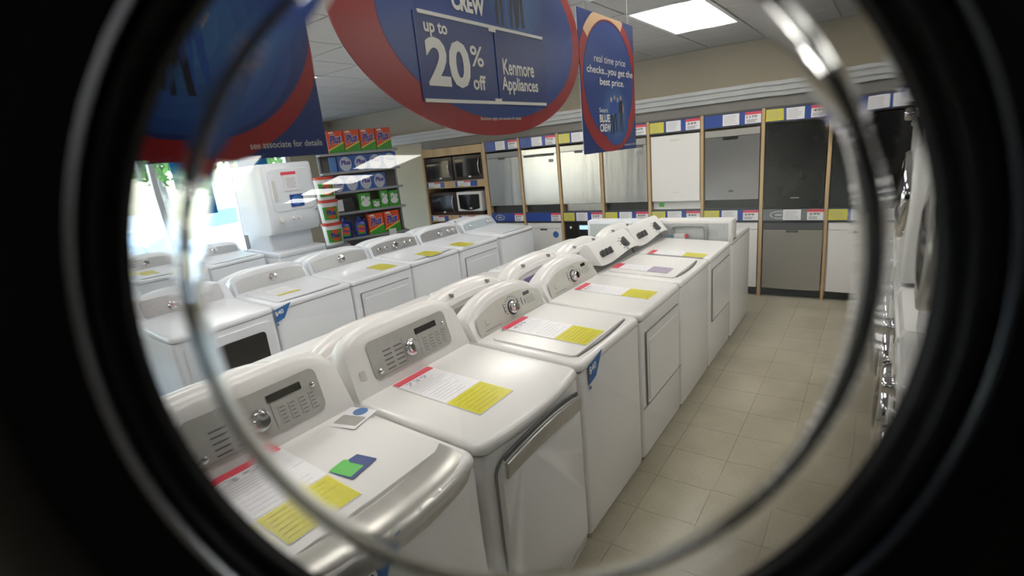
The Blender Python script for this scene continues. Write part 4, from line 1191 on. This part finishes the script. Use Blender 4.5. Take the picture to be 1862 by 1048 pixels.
# oval sale sign
so = thing('oval_sale_sign', 'large red-rimmed blue oval hanging sign reading up to 20% off', 'sign')
cy_, cz_ = 1.775, 2.335
G().plate(ell(cy_, cz_, .765, .412, 96), (SX-.006, 0, 0), SU, SV, .005).build('board', RED, so)
G().plate(ell(cy_+.055, cz_+.004, .635, .352, 96), (SX-.001, 0, 0), SU, SV, .0008).build('blue_field', BLUE, so)
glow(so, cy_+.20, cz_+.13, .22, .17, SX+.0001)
G().plate([(1.352, 2.050), (1.775, 2.050), (1.775, 2.330), (1.352, 2.335)], (SX, 0, 0), SU, SV, .003).build('sale_panel', DBLUE, so)
G().plate([(1.80, 2.045), (2.17, 2.035), (2.19, 2.320), (1.80, 2.328)], (SX, 0, 0), SU, SV, .003).build('brand_panel', DBLUE, so)
g = G()
for a_ in ((1.375, 2.17, 2.330, 2.342), (1.36, 2.165, 2.045, 2.057)): g.box(SX, SX+.0042, *a_)
g.box(SX, SX+.0045, 1.765, 1.81, 2.318, 2.33); g.box(SX, SX+.0045, 1.765, 1.81, 2.055, 2.067)
g.build('white_rules', WPRINT, so)
for s_, y0, y1, z0, z1, b_ in (('up to', 1.395, 1.515, 2.262, 2.312, .03), ('20', 1.388, 1.625, 2.098, 2.262, .035), ('%', 1.632, 1.712, 2.180, 2.255, .015), ('off', 1.632, 1.712, 2.095, 2.150, .03),
                             ('Kenmore', 1.838, 2.075, 2.162, 2.225, .025), ('Appliances', 1.820, 2.10, 2.085, 2.155, .025)):
    g = G(); text(g, s_, (SX+.0035, 0, 0), SU, SV, y0, y1, z0, z1, .001, b_); g.build('lettering', WPRINT, so)
g = G(); text(g, 'Exclusions apply, see associate for details', (SX, 0, 0), SU, SV, 1.66, 1.945, 1.980, 1.996, .001, .0); g.build('small_print', WPRINT, so)
for s_, y0, y1, z0, z1 in (('BLUE', 1.56, 1.74, 2.445, 2.505), ('CREW', 1.56, 1.755, 2.368, 2.432)):
    g = G(); text(g, s_, (SX, 0, 0), SU, SV, y0, y1, z0, z1, .0012, .05); g.build('lettering', WPRINT, so)
g = G()
for k in range(4): figure(g, 1.855+k*.05, 2.352+.008*(k % 2), .26, 0, (1, 0, 1, 1)[k], SX+.0008+.0001*k)
g.build('printed_figures', [CREWB, BLACKP, SKIN], so)
wires(so, ((1.5, 2.70), (2.05, 2.70)))
# square hanging signs
def square_sign(label, y0, z0, S, near):
    r = thing('square_hanging_sign', label, 'sign', group='square hanging signs')
    G().box(SX-.006, SX, y0, y0+S, z0, z0+S).build('board', DBLUE, r)
    G().box(SX-.0065, SX-.005, y0-.002, y0+.004, z0, z0+S).build('board_edge', WPRINT, r)
    c, zc = y0+S*.5, z0+S*.50
    g = G(); ringmesh(g, c, zc+S*.02, S*.56, S*.53, S*(.46 if not near else .515), S*(.43 if not near else .475), SX+.0006, y0, y0+S, z0+.001, z0+S, dz=S*.02); g.build('red_ring', RED, r)
    if not near:
        g = G()
        n = 20; vs = []
        for k in range(n+1):
            t = math.radians(60+80*k/n)
            for f in (1.0, .85): vs.append((SX+.001, max(y0, min(y0+S, c+S*.56*f*math.cos(t))), min(z0+S, zc+S*.03+S*.53*f*math.sin(t))))
        g.add(vs, [(2*k, 2*k+1, 2*k+3, 2*k+2) for k in range(n)]); g.build('peach_arc', PEACH, r)
    G().plate(ell(c, zc+S*(.03 if not near else .055), S*(.455 if not near else .495), S*(.425 if not near else .435), 64), (SX+.0008, 0, 0), SU, SV, .0006).build('blue_field', BLUE, r)
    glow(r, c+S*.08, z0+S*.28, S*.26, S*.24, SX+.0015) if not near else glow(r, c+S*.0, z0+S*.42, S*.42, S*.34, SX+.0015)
    if not near:
        for s_, a_, b_, h0, h1, sl in (('real time price', .22, .80, .645, .715, .0), ('checks...you get the', .09, .95, .565, .635, 0.), ('best price.', .30, .76, .485, .555, .0)):
            g = G(); text(g, s_, (SX+.002, 0, 0), SU, SV, y0+S*a_, y0+S*b_, z0+S*h0, z0+S*h1, .001, .0 if 'real' in s_ else .015, 0, .12); g.build('lettering', WPRINT, r)
        for s_, a_, b_, h0, h1 in (('Sears', .27, .42, .30, .335), ('BLUE', .27, .46, .225, .285), ('CREW', .27, .47, .155, .215)):
            g = G(); text(g, s_, (SX+.002, 0, 0), SU, SV, y0+S*a_, y0+S*b_, z0+S*h0, z0+S*h1, .001, .04 if h0 < .3 else .01); g.build('lettering', WPRINT, r)
        g = G()
        for k in range(4): figure(g, y0+S*(.50+k*.062), z0+S*(.13+.015*(k % 2)), S*.29, (0, 0, 0, 1)[k], (1, 1, 0, 1)[k], SX+.0022+.0001*k)
        g.build('printed_figures', [CREWB, BLACKP, SKIN], r)
        g = G(); text(g, 'see associate for details', (SX+.002, 0, 0), SU, SV, y0+S*.74, y0+S*.97, z0+S*.03, z0+S*.05, .001, .0); g.build('small_print', WPRINT, r)
    else:
        g = G()
        figure(g, .595, 2.035, .27, 1, 1, SX+.0022, .03); figure(g, .64, 2.05, .26, 0, 0, SX+.0020, .05); figure(g, .545, 2.015, .26, 0, 0, SX+.0019, .0, 0); figure(g, .49, 2.03, .26, 0, 1, SX+.0021)
        g.build('printed_figures', [CREWB, BLACKP, SKIN], r)
        g = G(); text(g, 'see associate for details', (SX+.002, 0, 0), SU, SV, y0+S*.68, y0+S*.975, z0+S*.035, z0+S*.058, .001, .0); g.build('small_print', WPRINT, r)
    wires(r, ((y0+.08, z0+S), (y0+S-.08, z0+S)))
    return r
square_sign('square blue and red hanging sign about real time price checks, above the far machines', 2.535, 1.80, .725, False)
square_sign('large near square blue sign with a standing figure, top left', .215, 1.895, .72, True)

# ------------------------------------------------------------------ shop window posters and outdoors
def wposter(label, y0, y1, z0, z1, m, swoosh=True):
    r = thing('window_poster', label, 'poster', (0, 0, 0), 0, 'window posters')
    G().box(FX0-.065, FX0-.062, y0, y1, z0, z1).build('sheet', m, r)
    if swoosh:
        G().plate([(y0, z0+.1), (y1, z0+.42*(z1-z0)), (y1, z0+.5*(z1-z0)), (y0, z0+.22)], (FX0-.062, 0, 0), SU, SV, .001).build('stripe', DBLUE, r)
    return r
WBL = mat('window_blue', (.01, .30, .75), .4, noise=.12, nscale=3)
wposter('tall blue poster in the shop window with a dark stripe', 3.75, 4.2, 1.35, 2.36, WBL)
wposter('blue poster in the window above the stacked laundry unit', 4.72, 5.30, 1.75, 2.30, WBL)
wposter('small pale blue poster low in the window beside the stacked unit', 4.72, 5.05, 1.35, 1.68, mat('window_pale_blue', (.2, .55, .85), .4, noise=.1), False)
PAVE = mat('pavement', (.62, .60, .56), .9, noise=.08, nscale=1.5, bump=.1, bscale=30)
pv = G().box(-40, FX0-.15, -30, 45, -.2, -.06).build('ground', PAVE); struct(pv)
LEAF = mat('leaf_green', (.10, .22, .04), .6, noise=.35, nscale=3)
BARK = mat('bark_pale', (.38, .33, .27), .9, noise=.2, nscale=10)
def tree(label, x, y, h, r_):
    t = thing('street_tree', label, 'tree', (x, y, -.06), 0, 'trees outside the window')
    G().tube([(0, 0, 0), (.05, .02, h*.3), (0, .05, h*.6), (.08, 0, h*.85)], [.14, .11, .08, .04], 8).build('trunk', BARK, t, True)
    g = G()
    for k in range(1500):
        a_, b_ = random.random()*2*PI, math.acos(2*random.random()-1); q = r_*(.45+.55*random.random()**.5)
        p = Vector((q*math.sin(b_)*math.cos(a_), q*math.sin(b_)*math.sin(a_), h*.8+q*.85*math.cos(b_)))
        s_ = .09+.08*random.random()
        u_ = Vector((random.uniform(-1, 1), random.uniform(-1, 1), random.uniform(-1, 1))).normalized(); v_ = u_.orthogonal().normalized()
        g.add([p-u_*s_, p+v_*s_*.5, p+u_*s_, p-v_*s_*.5], [(0, 1, 2, 3)])
    o = g.build('foliage', LEAF, t); o['kind'] = 'stuff'
    return t
tree('leafy green tree with pale trunk outside the shop window', -15.5, 5.9, 4.2, 1.7)
tree('leafy green tree outside beyond the blue window posters', -17.5, 9.8, 4.4, 1.8)
tree('leafy green tree outside at the left of the window', -17.5, 2.2, 4.6, 1.6)
def car(label, x, y, rot, m):
    r = thing('parked_car', label, 'car', (x, y, -.06), rot, 'cars outside the window')
    prof = [(-2.1, .35), (-2.15, .7), (-1.9, .85), (-1.3, .92), (-.7, 1.38), (.6, 1.42), (1.25, .98), (2.0, .88), (2.2, .65), (2.15, .35)]
    secs = [[(px*(.97 if abs(s_) > .8 else 1), s_, .35+(pz-.35)*(.93 if abs(s_) > .8 else 1)) for px, pz in prof] for s_ in (-.85, -.75, 0, .75, .85)]
    G().loft(secs).build('car_body', m, r, True, angle=50)
    for s_ in (-.86, .83): G().plate([(-1.1, .95), (-.62, 1.3), (.5, 1.33), (1.05, .98)], (0, s_+.03, 0), (1, 0, 0), (0, 0, 1), .03).build('side_window', mat('car_glass', (.25, .33, .40), .1), r)
    for px in (-1.35, 1.4):
        for s_ in (-.88, .68): G().lathe([(.20, 0), (.33, .0), (.34, .02), (.34, .18), (.33, .2), (.2, .2)], (px, s_, .34), (0, 1, 0), 24).build('wheel', DARK, r, True)
    return r
car('pale silver car parked outside the window', -13.2, 6.4, 82, mat('car_silver', (.62, .66, .70), .25, metal=.3))
car('white car parked outside left of the silver car', -13.0, 1.6, 95, mat('car_white', (.8, .8, .8), .25))
